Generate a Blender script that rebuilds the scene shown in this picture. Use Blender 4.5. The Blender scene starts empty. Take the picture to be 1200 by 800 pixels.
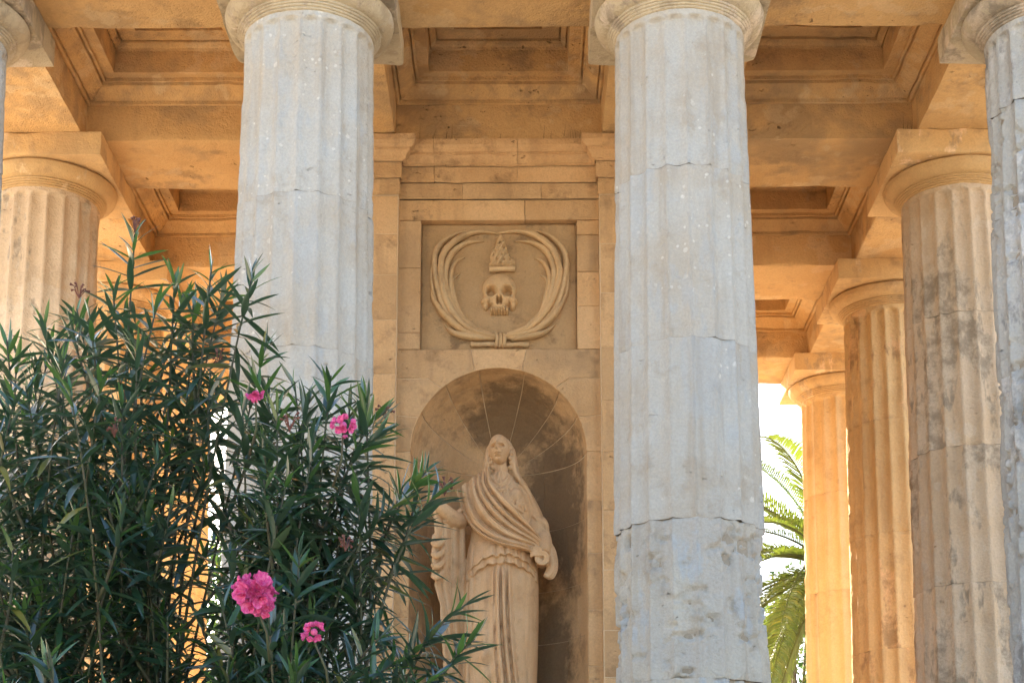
import bpy, math, random
import numpy as np
from mathutils import Vector, Matrix

# ------------------------------------------------------------------ camera, sky, sun, exposure
sc = bpy.context.scene
COL = sc.collection
FPX, TH, VPY, YAW, EYE = 1933.34, 0.18476, 749.707, 0.0067, 1.268      # focal length in photo pixels, tilt, principal row, turn, eye height
GROUND = -0.33
cam_d = bpy.data.cameras.new('camera'); cam = bpy.data.objects.new('camera', cam_d); COL.objects.link(cam)
cam.location = (0, 0, EYE); cam.rotation_euler = (math.pi / 2 + TH, 0, YAW)
cam_d.sensor_width = 36; cam_d.lens = FPX / 1200 * 36; cam_d.shift_y = (VPY - 400) / 1200
cam_d.clip_start = 0.05; cam_d.clip_end = 4000
sc.camera = cam

SUN_EL, SUN_AZ = 26.0, -19.0        # degrees; azimuth from +Y (into the picture), negative = to the left
w = bpy.data.worlds.new('World'); sc.world = w; w.use_nodes = True
nt = w.node_tree; bg = nt.nodes['Background']
sky = nt.nodes.new('ShaderNodeTexSky'); sky.sky_type = 'NISHITA'; sky.sun_disc = False
sky.sun_elevation = math.radians(SUN_EL); sky.sun_rotation = math.radians(SUN_AZ)
sky.air_density = 1.0; sky.dust_density = 1.5; sky.ozone_density = 1.0
nt.links.new(sky.outputs[0], bg.inputs[0]); bg.inputs[1].default_value = 0.09
sd = bpy.data.lights.new('sun', 'SUN'); sd.energy = 5.0; sd.angle = math.radians(0.53); sd.color = (1.0, 0.86, 0.68)
sun = bpy.data.objects.new('sun', sd); COL.objects.link(sun)
_d = Vector((math.sin(math.radians(SUN_AZ)) * math.cos(math.radians(SUN_EL)), math.cos(math.radians(SUN_AZ)) * math.cos(math.radians(SUN_EL)), math.sin(math.radians(SUN_EL))))
sun.rotation_euler = _d.to_track_quat('Z', 'Y').to_euler(); sun.location = (-8, 30, 20)
sc.view_settings.view_transform = 'Standard'; sc.view_settings.look = 'None'
sc.view_settings.gamma = 1.0; sc.view_settings.use_curve_mapping = False
sc.view_settings.exposure = 2.62
sc.cycles.max_bounces = 6; sc.cycles.diffuse_bounces = 5; sc.cycles.glossy_bounces = 2
sc.cycles.transmission_bounces = 4; sc.cycles.transparent_max_bounces = 6
sc.cycles.use_denoising = True; sc.cycles.use_adaptive_sampling = True; sc.cycles.adaptive_threshold = 0.025
sc.cycles.sample_clamp_indirect = 8.0

random.seed(7); RNG = np.random.default_rng(11)

def at(u, v, Y):
    """photo measurement: the point at depth Y seen at photo pixel (u, v) of the 1200x800 frame"""
    a = (u - 600) / FPX; b = (VPY - v) / FPX; dy = math.cos(TH) - b * math.sin(TH); dz = math.sin(TH) + b * math.cos(TH)
    c, s = math.cos(YAW), math.sin(YAW); dx, dy = c * a - s * dy, s * a + c * dy
    return Vector((dx * Y / dy, Y, dz * Y / dy + EYE))
def pix(p):
    c, s = math.cos(YAW), math.sin(YAW); x = c * p[0] + s * p[1]; y = -s * p[0] + c * p[1]; z = p[2] - EYE
    zc = y * math.cos(TH) + z * math.sin(TH); yc = -y * math.sin(TH) + z * math.cos(TH)
    return 600 + FPX * x / zc, VPY - FPX * yc / zc

# ------------------------------------------------------------------ measured layout (metres)
S = 2.4; D0 = 9.8165; AX = -0.181
FLOOR = 0.75; ZN = 7.032; ZAB0, ZAB1 = 7.205, 7.40; BH = 0.41
RTOP, RSL = 0.417, 0.0142
colx = [AX + (k - 1.5) * S for k in range(4)]
rowy = [D0 + k * S for k in range(4)]

# ------------------------------------------------------------------ numpy noise
def _h(i, j, k, s):
    n = (i * 374761393 + j * 668265263 + k * 2147483647 + s * 1274126177) & 0xFFFFFFFF
    n = ((n ^ (n >> 13)) * 1274126177) & 0xFFFFFFFF
    return ((n ^ (n >> 16)) & 0xFFFF) / 65535.0
def vnoise(P, seed=0):
    P = np.asarray(P, float); I = np.floor(P).astype(np.int64); f = P - I; f = f * f * (3 - 2 * f)
    r = 0
    for a in (0, 1):
        for b in (0, 1):
            for c in (0, 1):
                wgt = (f[:, 0] if a else 1 - f[:, 0]) * (f[:, 1] if b else 1 - f[:, 1]) * (f[:, 2] if c else 1 - f[:, 2])
                r = r + wgt * _h(I[:, 0] + a, I[:, 1] + b, I[:, 2] + c, seed)
    return r
def fbm(P, seed=0, oct=3):
    P = np.asarray(P, float); r = 0; a = 0.5; t = 0
    for o in range(oct):
        r = r + a * vnoise(P * 2 ** o, seed + o * 17); t += a; a *= 0.5
    return r / t

# ------------------------------------------------------------------ object helpers
def mesh(name, V, F, mat=None, smooth=False):
    me = bpy.data.meshes.new(name)
    me.from_pydata(np.asarray(V, float).tolist(), [], [list(map(int, f)) for f in F]); me.update()
    if mat is not None: me.materials.append(mat)
    if smooth: me.polygons.foreach_set('use_smooth', [True] * len(me.polygons))
    if name in ('ceiling_beam', 'abacus'): me.set_sharp_from_angle(angle=math.radians(28))
    return me
def obj(name, me, parent=None, loc=(0, 0, 0), rot=None):
    o = bpy.data.objects.new(name, me); COL.objects.link(o); o.location = loc
    if rot is not None: o.rotation_euler = rot
    if parent is not None: o.parent = parent
    return o
def tag(o, label=None, cat=None, group=None, kind=None):
    for k, v in (('label', label), ('category', cat), ('group', group), ('kind', kind)):
        if v: o[k] = v
    return o
def empty(name, loc=(0, 0, 0)):
    o = bpy.data.objects.new(name, None); COL.objects.link(o); o.location = loc; return o
def gridfaces(nu, nv, wrap_u=False, off=0):
    """faces for V[(j*nu)+i]"""
    F = []
    for j in range(nv - 1):
        for i in range(nu if wrap_u else nu - 1):
            i2 = (i + 1) % nu
            F.append((off + j * nu + i, off + j * nu + i2, off + (j + 1) * nu + i2, off + (j + 1) * nu + i))
    return F
def box(lo, hi):
    x0, y0, z0 = lo; x1, y1, z1 = hi
    V = [(x0, y0, z0), (x1, y0, z0), (x1, y1, z0), (x0, y1, z0), (x0, y0, z1), (x1, y0, z1), (x1, y1, z1), (x0, y1, z1)]
    F = [(0, 3, 2, 1), (4, 5, 6, 7), (0, 1, 5, 4), (1, 2, 6, 5), (2, 3, 7, 6), (3, 0, 4, 7)]
    return V, F
def merge(parts):
    V = []; F = []
    for v, f in parts:
        o = len(V); V += [tuple(p) for p in v]; F += [tuple(i + o for i in q) for q in f]
    return V, F
def rough_box(size, res=0.06, r0=0.008, r1=0.05, amp=0.006, seed=0, nscale=3.0, origin=(0, 0, 0)):
    """a stone block centred on 0: faces subdivided, arrises worn back unevenly, surface slightly uneven"""
    hx, hy, hz = [s / 2 for s in size]; h = np.array([hx, hy, hz])
    key = {}; V = []; F = []
    n = [max(2, int(round(s / res))) for s in size]
    ax = []
    for d in range(3):
        t = np.linspace(-1, 1, n[d] + 1)
        e = min(0.9, 0.02 / h[d]); t = np.unique(np.concatenate([t, [-1 + e, 1 - e]]))
        ax.append(t * h[d])
    def vid(p):
        k = tuple(int(round(c * 20000)) for c in p)
        if k not in key: key[k] = len(V); V.append(p)
        return key[k]
    for d in range(3):
        a, b = [k for k in range(3) if k != d]
        for s in (-1, 1):
            ids = {}
            for i, ca in enumerate(ax[a]):
                for j, cb in enumerate(ax[b]):
                    p = [0, 0, 0]; p[d] = s * h[d]; p[a] = ca; p[b] = cb; ids[i, j] = vid(tuple(p))
            flip = (s > 0) != (d == 1)
            for i in range(len(ax[a]) - 1):
                for j in range(len(ax[b]) - 1):
                    q = (ids[i, j], ids[i + 1, j], ids[i + 1, j + 1], ids[i, j + 1])
                    F.append(q if flip else q[::-1])
    V = np.array(V, float); W = V + np.array(origin)
    n1 = fbm(W * nscale, seed, 3); r = r0 + (r1 - r0) * np.clip((n1 - 0.5) * 3.2, 0, 1) ** 1.5
    r = np.minimum(r, h.min() * 0.9)[:, None]
    inner = np.clip(V, -h + r, h - r); dv = V - inner; L = np.linalg.norm(dv, axis=1)[:, None]
    V2 = inner + np.where(L > 1e-9, dv / np.maximum(L, 1e-9) * np.minimum(L, r), 0)
    nn = np.stack([fbm(W * 7 + 31.7 * k, seed + 5 + k, 3) - 0.5 for k in range(3)], 1)
    V2 += nn * 2 * amp
    return V2, F
def tube(pts, rad, n=8, caps=True, flat=None):
    """swept tube; rad a number or a list; flat = (normal axis, factor) squashes the section along an axis"""
    P = np.array([tuple(p) for p in pts], float); m = len(P)
    R = np.full(m, rad, float) if np.isscalar(rad) else np.asarray(rad, float)
    T = np.gradient(P, axis=0); T /= np.maximum(np.linalg.norm(T, axis=1), 1e-9)[:, None]
    ref = np.array([0.13, 0.97, 0.21]); V = []
    for k in range(m):
        a = np.cross(T[k], ref); a /= max(np.linalg.norm(a), 1e-9); b = np.cross(a, T[k])
        for i in range(n):
            t = 2 * math.pi * i / n; d = a * math.cos(t) + b * math.sin(t)
            if flat is not None: d = d * np.array(flat)
            V.append(P[k] + R[k] * d)
    F = gridfaces(n, m, True)
    if caps:
        F.append(tuple(range(n))[::-1]); F.append(tuple((m - 1) * n + i for i in range(n)))
    return V, F
def spline(pts, n):
    P = np.array([tuple(p) for p in pts], float); m = len(P)
    Q = np.vstack([2 * P[0] - P[1], P, 2 * P[-1] - P[-2]]); out = []
    for t in np.linspace(0, m - 1 - 1e-9, n):
        i = int(t); f = t - i; a, b, c, d = Q[i], Q[i + 1], Q[i + 2], Q[i + 3]
        out.append(0.5 * ((2 * b) + (-a + c) * f + (2 * a - 5 * b + 4 * c - d) * f * f + (-a + 3 * b - 3 * c + d) * f ** 3))
    return np.array(out)
def revolve(prof, n=64, wob=0.0, seed=0):
    V = []
    for r, z in prof:
        for i in range(n):
            t = 2 * math.pi * i / n; V.append((r * math.cos(t), r * math.sin(t), z))
    V = np.array(V)
    if wob:
        V[:, :3] += (np.stack([fbm(V * 6 + k * 9.1 + seed, seed + k, 3) for k in range(3)], 1) - 0.5) * 2 * wob
    return V, gridfaces(n, len(prof), True)
def prism(poly, y0, y1, bev=0.006):
    """polygon in (x, z), anticlockwise seen from -Y; face at y0 (towards the viewer) with a worn arris, back at y1"""
    P = np.array(poly, float); n = len(P); c = P.mean(0)
    E = np.roll(P, -1, 0) - P; L = np.linalg.norm(E, axis=1)[:, None]; N = np.stack([-E[:, 1], E[:, 0]], 1) / np.maximum(L, 1e-9)
    A = (N + np.roll(N, 1, 0)); A /= np.maximum((A * N).sum(1), 0.35)[:, None]
    Q = P + A * bev
    V = [(x, y0, z) for x, z in Q] + [(x, y0 + bev * 0.8, z) for x, z in P] + [(x, y1, z) for x, z in P]
    F = [tuple(range(n))]
    for k in range(2):
        for i in range(n):
            j = (i + 1) % n; F.append((k * n + j, k * n + i, (k + 1) * n + i, (k + 1) * n + j))
    return V, F

# ------------------------------------------------------------------ materials
def new_mat(name):
    m = bpy.data.materials.new(name); m.use_nodes = True; nt = m.node_tree
    return m, nt, nt.nodes['Principled BSDF']
class NB:
    """small node-building helper"""
    def __init__(s, nt): s.nt = nt; s.N = nt.nodes; s.L = nt.links
    def n(s, t, **k):
        o = s.N.new(t)
        for a, b in k.items(): setattr(o, a, b)
        return o
    def link(s, a, b): s.L.new(a, b)
    def noise(s, vec, scale, detail=4, rough=0.55, dist=0.0):
        o = s.n('ShaderNodeTexNoise'); o.inputs['Scale'].default_value = scale; o.inputs['Detail'].default_value = detail
        o.inputs['Roughness'].default_value = rough; o.inputs['Distortion'].default_value = dist; s.link(vec, o.inputs['Vector']); return o.outputs['Fac']
    def voro(s, vec, scale, feature='F1', out='Distance', rnd=1.0):
        o = s.n('ShaderNodeTexVoronoi', feature=feature); o.inputs['Scale'].default_value = scale; o.inputs['Randomness'].default_value = rnd
        s.link(vec, o.inputs['Vector']); return o.outputs[out]
    def ramp(s, fac, stops):
        o = s.n('ShaderNodeValToRGB'); e = o.color_ramp.elements
        while len(e) < len(stops): e.new(0.5)
        for k, (p, c) in enumerate(stops): e[k].position = p; e[k].color = (*c, 1) if len(c) == 3 else c
        s.link(fac, o.inputs[0]); return o.outputs[0]
    def rng(s, fac, a, b, c=0.0, d=1.0, smooth=True):
        o = s.n('ShaderNodeMapRange', interpolation_type='SMOOTHSTEP' if smooth else 'LINEAR')
        o.inputs[1].default_value = a; o.inputs[2].default_value = b; o.inputs[3].default_value = c; o.inputs[4].default_value = d
        s.link(fac, o.inputs[0]); return o.outputs[0]
    def math(s, op, a, b=None):
        o = s.n('ShaderNodeMath', operation=op)
        for k, x in enumerate((a, b)):
            if x is None: continue
            if isinstance(x, (int, float)): o.inputs[k].default_value = x
            else: s.link(x, o.inputs[k])
        return o.outputs[0]
    def mix(s, fac, a, b, mode='MIX'):
        o = s.n('ShaderNodeMix', data_type='RGBA', blend_type=mode)
        for idx, x in ((0, fac), (6, a), (7, b)):
            if isinstance(x, (int, float)): o.inputs[idx].default_value = x
            elif isinstance(x, tuple): o.inputs[idx].default_value = (*x, 1)
            else: s.link(x, o.inputs[idx])
        return o.outputs[2]
    def scale(s, vec, v, loc=None):
        o = s.n('ShaderNodeMapping'); o.inputs['Scale'].default_value = v
        if loc is not None: o.inputs['Location'].default_value = loc
        s.link(vec, o.inputs['Vector']); return o.outputs[0]

def stone_mat(name, base, alt, dark, crust=0.0, crust_col=(0.12, 0.10, 0.08), lichen=0.0, blue=0.0, streak=0.4, bump=0.5, pits=0.5, var=0.12, grime=0.5, pale=0.0, pale_col=(0.7, 0.62, 0.5), scale=1.0, soot=None, stain=0.0, stain_col=(0.30, 0.215, 0.135)):
    """weathered limestone: blotches, streaks, pits, grain, optional crust patches, lichen dots, soot and remains of blue-grey limewash"""
    m, nt, bsdf = new_mat(name); b = NB(nt)
    geo = b.n('ShaderNodeNewGeometry'); oi = b.n('ShaderNodeObjectInfo')
    off = b.n('ShaderNodeVectorMath', operation='MULTIPLY_ADD'); b.link(oi.outputs['Random'], off.inputs[0]); off.inputs[1].default_value = (9.0, 5.0, 13.0)
    b.link(geo.outputs['Position'], off.inputs[2])
    P = b.scale(off.outputs[0], (scale,) * 3) if scale != 1.0 else off.outputs[0]
    bigN = b.n('ShaderNodeTexNoise'); bigN.inputs['Scale'].default_value = 1.5; bigN.inputs['Detail'].default_value = 3; bigN.inputs['Roughness'].default_value = 0.65; b.link(P, bigN.inputs['Vector'])
    sepb = b.n('ShaderNodeSeparateColor'); b.link(bigN.outputs['Color'], sepb.inputs[0])
    mid = b.noise(P, 5.0, 5, 0.72)
    fine = b.noise(P, 60, 2, 0.7)
    col = b.mix(b.rng(sepb.outputs[0], 0.38, 0.64), base, alt)
    # blotchy grime: mid noise gated by a larger one so that it gathers in places
    gr = b.math('ADD', b.math('MULTIPLY', mid, 0.6), b.math('MULTIPLY', sepb.outputs[1], 0.4))
    col = b.mix(b.math('MULTIPLY', b.rng(gr, 0.52, 0.64), grime), col, dark)
    if streak:
        st = b.noise(b.scale(P, (7, 7, 0.5)), 1.0, 3, 0.6)
        col = b.mix(b.math('MULTIPLY', b.rng(st, 0.53, 0.72), streak), col, dark)
    hgt = b.math('ADD', b.math('MULTIPLY', fine, 0.22), mid)
    if stain:
        sn0 = b.math('ADD', b.math('MULTIPLY', b.noise(P, 0.8, 4, 0.7), 0.75), b.math('MULTIPLY', mid, 0.25))
        col = b.mix(b.math('MULTIPLY', b.rng(sn0, 0.49, 0.60), stain), col, stain_col)
    if pale:
        pf0 = b.rng(b.math('ADD', b.math('MULTIPLY', sepb.outputs[2], 0.7), b.math('MULTIPLY', mid, 0.3)), 0.545, 0.575); col = b.mix(b.math('MULTIPLY', pf0, pale), col, pale_col)
    if crust:
        cn = b.noise(b.scale(P, (1.0, 1.0, 0.36)), 2.6, 5, 0.68); cf = b.rng(cn, 0.60 - 0.17 * crust, 0.65 - 0.17 * crust)
        cm = b.mix(b.rng(mid, 0.38, 0.6), crust_col, tuple(min(1, c * 2.3) for c in crust_col))
        col = b.mix(b.math('MULTIPLY', cf, 0.85), col, cm)
    if blue:
        bn = b.noise(b.scale(P, (1.6, 1.6, 0.6)), 2.2, 4, 0.7); bf = b.rng(bn, 0.54, 0.62)
        col = b.mix(b.math('MULTIPLY', bf, blue), col, (0.38, 0.415, 0.45))
    if lichen:
        patch = b.rng(sepb.outputs[2], 0.46, 0.58)
        for sc_, th in ((11.0, 0.24), (22.0, 0.30)):
            vo = b.n('ShaderNodeTexVoronoi'); vo.inputs['Scale'].default_value = sc_; b.link(P, vo.inputs['Vector'])
            sep = b.n('ShaderNodeSeparateColor'); b.link(vo.outputs['Color'], sep.inputs[0])
            size = b.math('MULTIPLY', b.rng(sep.outputs[0], 0.45, 1.0), th)
            wob = b.math('ADD', vo.outputs['Distance'], b.math('MULTIPLY', b.math('SUBTRACT', fine, 0.5), 0.12))
            dot = b.rng(b.math('SUBTRACT', size, wob), 0.0, 0.08)
            col = b.mix(b.math('MULTIPLY', b.math('MULTIPLY', dot, patch), lichen), col, (0.78, 0.76, 0.70))
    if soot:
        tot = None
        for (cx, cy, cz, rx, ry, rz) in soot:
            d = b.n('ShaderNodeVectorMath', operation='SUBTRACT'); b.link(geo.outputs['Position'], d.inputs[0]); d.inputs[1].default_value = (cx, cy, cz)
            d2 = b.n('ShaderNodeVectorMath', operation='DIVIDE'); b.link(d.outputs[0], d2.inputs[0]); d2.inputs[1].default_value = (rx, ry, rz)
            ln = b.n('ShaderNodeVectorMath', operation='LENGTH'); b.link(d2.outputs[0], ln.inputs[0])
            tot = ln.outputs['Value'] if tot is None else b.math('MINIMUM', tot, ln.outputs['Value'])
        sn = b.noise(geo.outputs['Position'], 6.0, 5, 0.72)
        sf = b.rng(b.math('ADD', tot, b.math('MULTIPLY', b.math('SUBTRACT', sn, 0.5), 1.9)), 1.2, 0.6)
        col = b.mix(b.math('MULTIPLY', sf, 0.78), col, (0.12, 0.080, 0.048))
    pv = b.noise(b.scale(P, (15, 15, 30)), 1.0, 3, 0.65); pf = b.math('MULTIPLY', b.math('MULTIPLY', b.rng(pv, 0.655, 0.74), b.rng(sepb.outputs[1], 0.47, 0.60)), pits)
    col = b.mix(b.math('MULTIPLY', pf, 0.55), col, tuple(c * 0.45 for c in dark)); hgt = b.math('SUBTRACT', hgt, b.math('MULTIPLY', pf, 0.9))
    if var:
        v = b.rng(oi.outputs['Random'], 0, 1, 1 - var, 1 + var, False)
        hs = b.n('ShaderNodeHueSaturation'); b.link(col, hs.inputs['Color']); b.link(v, hs.inputs['Value']); col = hs.outputs[0]
    col = b.mix(b.rng(fine, 0.3, 0.7, 0.0, 0.25), col, tuple(c * 0.55 for c in base))
    b.link(col, bsdf.inputs['Base Color']); bsdf.inputs['Roughness'].default_value = 0.92
    bsdf.inputs['Specular IOR Level'].default_value = 0.2
    bp = b.n('ShaderNodeBump'); bp.inputs['Strength'].default_value = bump; bp.inputs['Distance'].default_value = 0.03
    b.link(hgt, bp.inputs['Height']); b.link(bp.outputs[0], bsdf.inputs['Normal'])
    return m

HONEY = (0.62, 0.405, 0.195)
M = {}
M['front'] = stone_mat('limestone_pale', (0.47, 0.458, 0.43), (0.45, 0.405, 0.345), (0.33, 0.275, 0.21), lichen=0.4, blue=0.35, streak=0.5, grime=0.5, bump=0.8, pits=0.5, var=0.03, stain=0.35, stain_col=(0.40, 0.335, 0.26))
M['front_b'] = stone_mat('limestone_eroded', (0.475, 0.44, 0.38), (0.42, 0.395, 0.36), (0.29, 0.245, 0.19), blue=0.7, streak=0.35, grime=0.5, bump=1.0, pits=0.7, var=0.03)
M['front_c'] = stone_mat('limestone_flaking', (0.47, 0.46, 0.435), (0.42, 0.41, 0.38), (0.27, 0.25, 0.225), crust=0.45, crust_col=(0.24, 0.235, 0.23), lichen=0.4, blue=0.5, bump=0.9, pits=0.6, var=0.03)
M['capital'] = stone_mat('limestone_capital', (0.50, 0.43, 0.32), (0.42, 0.35, 0.25), (0.22, 0.18, 0.13), crust=0.45, crust_col=(0.26, 0.22, 0.18), streak=0.4, grime=0.7, bump=0.8, pits=0.7, pale=0.5, pale_col=(0.58, 0.54, 0.46))
M['inner'] = stone_mat('limestone_honey', HONEY, (0.57, 0.36, 0.165), (0.30, 0.195, 0.105), streak=0.2, grime=0.7, bump=1.0, pits=1.0, pale=0.4, pale_col=(0.70, 0.53, 0.33), stain=0.6)
M['inner_cap'] = stone_mat('limestone_honey_capital', (0.60, 0.41, 0.21), (0.56, 0.365, 0.175), (0.32, 0.21, 0.12), streak=0.2, grime=0.65, bump=0.6, pits=0.6, crust=0.2, crust_col=(0.34, 0.25, 0.16), stain=0.45)
M['shaft2'] = stone_mat('limestone_crusted', (0.62, 0.49, 0.36), (0.58, 0.44, 0.30), (0.42, 0.31, 0.21), crust=0.55, crust_col=(0.26, 0.215, 0.165), streak=0.4, grime=0.5, bump=0.9, pits=0.6, pale=0.4, pale_col=(0.66, 0.57, 0.46), var=0.04)
M['shaft3'] = stone_mat('limestone_tan', (0.62, 0.45, 0.25), (0.56, 0.39, 0.205), (0.38, 0.26, 0.145), crust=0.22, crust_col=(0.30, 0.20, 0.115), streak=0.45, grime=0.55, bump=0.8, pits=0.6, var=0.05)
M['shaft4'] = stone_mat('limestone_gold', (0.66, 0.48, 0.27), (0.62, 0.43, 0.225), (0.44, 0.29, 0.15), streak=0.45, grime=0.5, bump=0.6, pits=0.5, var=0.05)
M['wall'] = stone_mat('limestone_wall', (0.64, 0.425, 0.235), (0.60, 0.38, 0.195), (0.30, 0.185, 0.10), streak=0.3, grime=0.65, bump=0.8, pits=1.0, var=0.12, stain=0.35)
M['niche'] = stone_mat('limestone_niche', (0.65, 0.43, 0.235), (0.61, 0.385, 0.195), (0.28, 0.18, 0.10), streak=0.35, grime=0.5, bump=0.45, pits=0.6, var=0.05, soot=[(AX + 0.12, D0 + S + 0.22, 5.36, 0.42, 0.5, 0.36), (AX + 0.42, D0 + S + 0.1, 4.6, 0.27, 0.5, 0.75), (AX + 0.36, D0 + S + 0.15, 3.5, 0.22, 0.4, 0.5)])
M['mortar'] = stone_mat('lime_mortar', (0.66, 0.49, 0.31), (0.70, 0.54, 0.36), (0.4, 0.28, 0.16), streak=0.1, grime=0.3, bump=0.4, pits=0.3, var=0.0)
M['joint'] = stone_mat('dark_joint', (0.32, 0.275, 0.22), (0.36, 0.31, 0.25), (0.15, 0.12, 0.09), streak=0.1, grime=0.3, bump=0.4, pits=0.3, var=0.0)
M['relief'] = stone_mat('limestone_relief', (0.62, 0.435, 0.245), (0.57, 0.38, 0.20), (0.33, 0.22, 0.125), streak=0.15, grime=0.55, bump=0.5, pits=0.6, var=0.08)
M['relief_bg'] = stone_mat('limestone_relief_ground', (0.52, 0.35, 0.19), (0.47, 0.305, 0.155), (0.20, 0.135, 0.08), streak=0.2, grime=0.85, bump=0.7, pits=1.0, var=0.0)  # dirty panel ground; its darker tone also stands in for shading behind the carving
M['statue'] = stone_mat('limestone_statue', (0.66, 0.455, 0.275), (0.62, 0.40, 0.22), (0.38, 0.235, 0.125), streak=0.4, grime=0.5, bump=0.4, pits=0.5, var=0.0, scale=1.6)
M['floor'] = stone_mat('limestone_floor', (0.47, 0.37, 0.25), (0.43, 0.33, 0.21), (0.28, 0.21, 0.13), streak=0.0, grime=0.5, bump=0.3, pits=0.5, var=0.0)
M['paving'] = stone_mat('limestone_paving', (0.68, 0.57, 0.42), (0.63, 0.52, 0.36), (0.42, 0.33, 0.22), streak=0.0, grime=0.4, bump=0.3, pits=0.5, var=0.08)

# ------------------------------------------------------------------ ground
V, F = box((-150, -60, GROUND - 0.4), (150, 400, GROUND))
tag(obj('ground', mesh('ground', V, F, M['paving'])), 'pale limestone ground of the garden around the temple', kind='structure')

V, F = box((-9, 1.8, GROUND - 0.1), (9, 4.9, GROUND + 0.004)); V2, F2 = box((-9, 4.9005, GROUND - 0.1), (9, 7.2, GROUND + 0.004))  # unseen soil under the oleanders, added to cut light bounced up to the ceiling
V, F = merge([(V, F), (V2, F2)])
tag(obj('added_soil_bed', mesh('added_soil_bed', V, F, stone_mat('garden_soil', (0.13, 0.10, 0.07), (0.10, 0.075, 0.05), (0.05, 0.04, 0.03), streak=0, bump=1.0, pits=0.4, var=0))), 'unseen brown soil bed added in front of the temple steps to cut bounced light', kind='structure')

# ------------------------------------------------------------------ the temple
temple = empty('temple', (AX, D0 + 1.5 * S, 0))
tag(temple, 'weathered honey limestone Doric temple with fluted columns and coffered porch ceiling', 'temple')
TX, TY = AX, D0 + 1.5 * S
def tpart(name, me, loc=(0, 0, 0), parent=None):
    """part of the temple; loc in world coordinates (parents are only translated)"""
    p = parent or temple; q = p; off = Vector((0, 0, 0))
    while q is not None: off += q.location; q = q.parent
    return obj(name, me, p, Vector(loc) - off)

# steps and floor
for k in range(4):
    e = 0.75 + 0.36 * (3 - k); z0 = GROUND + 0.002 + k * (FLOOR - GROUND) / 4; z1 = GROUND + (k + 1) * (FLOOR - GROUND) / 4 - (0.002 if k < 3 else 0)
    V, F = box((-1.5 * S - e, -1.5 * S - e, z0), (1.5 * S + e, 1.5 * S + e, z1))
    tpart('step' if k < 3 else 'floor', mesh('step', V, F, M['floor']), (TX, TY, 0))

def shaft_r(z): return RTOP + RSL * (ZN - z)
def drum_mesh(z0, z1, mat, seed, hi=True, rough=0.0, top=False, nf=20, phase=0.0, chips=0.025):
    fine_ = rough >= 0.8
    per = (16 if fine_ else 8) if hi else 4; n = nf * per
    dz = (0.013 if fine_ else 0.035) if hi else 0.25
    zs = list(np.linspace(z0, z1, max(3, int((z1 - z0) / dz) + 1)))
    if top: zs = sorted(set(zs + list(np.linspace(z1 - 0.13, z1, 14 if hi else 5))))
    zs = [z0, z0 + 0.006] + [z for z in zs if z0 + 0.007 < z < z1 - 0.007] + [z1 - 0.006, z1]
    th = (np.arange(n) / n) * 2 * math.pi - math.pi / 2 + phase
    t = (np.arange(n) % per) / per; m2 = (2 * t - 1) ** 2
    Z, Tm = np.meshgrid(zs, th, indexing='ij'); M2 = np.broadcast_to(m2, Z.shape)
    R = np.array([shaft_r(z) for z in zs])[:, None] * np.ones_like(Z)
    dep = 0.034 * (1 - M2)
    if top:
        zend = ZN - 0.035 - 0.045 * (1 - np.sqrt(np.clip(1 - M2, 0, 1)))
        dep = dep * np.clip((zend - Z) / 0.012, 0, 1)
    R = R - dep
    X, Y = R * np.cos(Tm), R * np.sin(Tm); P = np.stack([X.ravel(), Y.ravel(), Z.ravel()], 1)
    nz = fbm(P * 5 + seed * 3.7, seed, 4); arris = (M2.ravel() ** 4)
    loss = np.clip(nz - 0.57, 0, 1) * 0.08 * arris + (fbm(P * 14, seed + 9, 3) - 0.5) * 0.006
    if rough:
        big = fbm(P * np.array([2.2, 2.2, 1.4]) + 5.1, seed + 3, 3); pit = fbm(P * np.array([11, 11, 19]), seed + 4, 3)
        loss = loss + rough * (np.clip(big - 0.47, 0, 1) * 0.09 + np.clip(pit - 0.57, 0, 1) * (0.34 * np.clip((big - 0.42) * 5, 0, 1) if fine_ else 0.13))
    edge = np.minimum(Z.ravel() - z0, z1 - Z.ravel())
    chip = np.clip(fbm(P * 9 + 3.3, seed + 21, 3) - 0.52, 0, 1)
    loss = loss + np.exp(-edge / 0.018) * chip * chips + np.where(edge < 0.003, 0.0012, 0)
    if top: loss = np.where(Z.ravel() > z1 - 0.02, np.minimum(loss, 0.004), loss)
    loss = np.clip(loss, -0.01, 0.048)
    k = 1 - loss / R.ravel(); P[:, 0] *= k; P[:, 1] *= k; P[:, 2] -= z0
    F = gridfaces(n, len(zs), True)
    return mesh('drum', P, F, mat, True)
def capital_profile():
    p = [(RTOP - 0.004, ZN - 0.003)]
    z = ZN; r = RTOP + 0.004
    for k in range(4):
        p += [(r, z), (r + 0.010, z + 0.003), (r + 0.010, z + 0.012), (r + 0.002, z + 0.015)]; z += 0.015; r += 0.011
    for q in np.linspace(0, 1, 12):
        p.append((r + (0.545 - r) * math.sin(q * math.pi / 2) ** 1.1, z + 0.004 + (ZAB0 - z - 0.03) * (1 - math.cos(q * math.pi / 2)) ** 0.9))
    p += [(0.548, ZAB0 - 0.018), (0.535, ZAB0 - 0.004), (0.50, ZAB0 + 0.01)]
    return p
CAPP = capital_profile()
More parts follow.
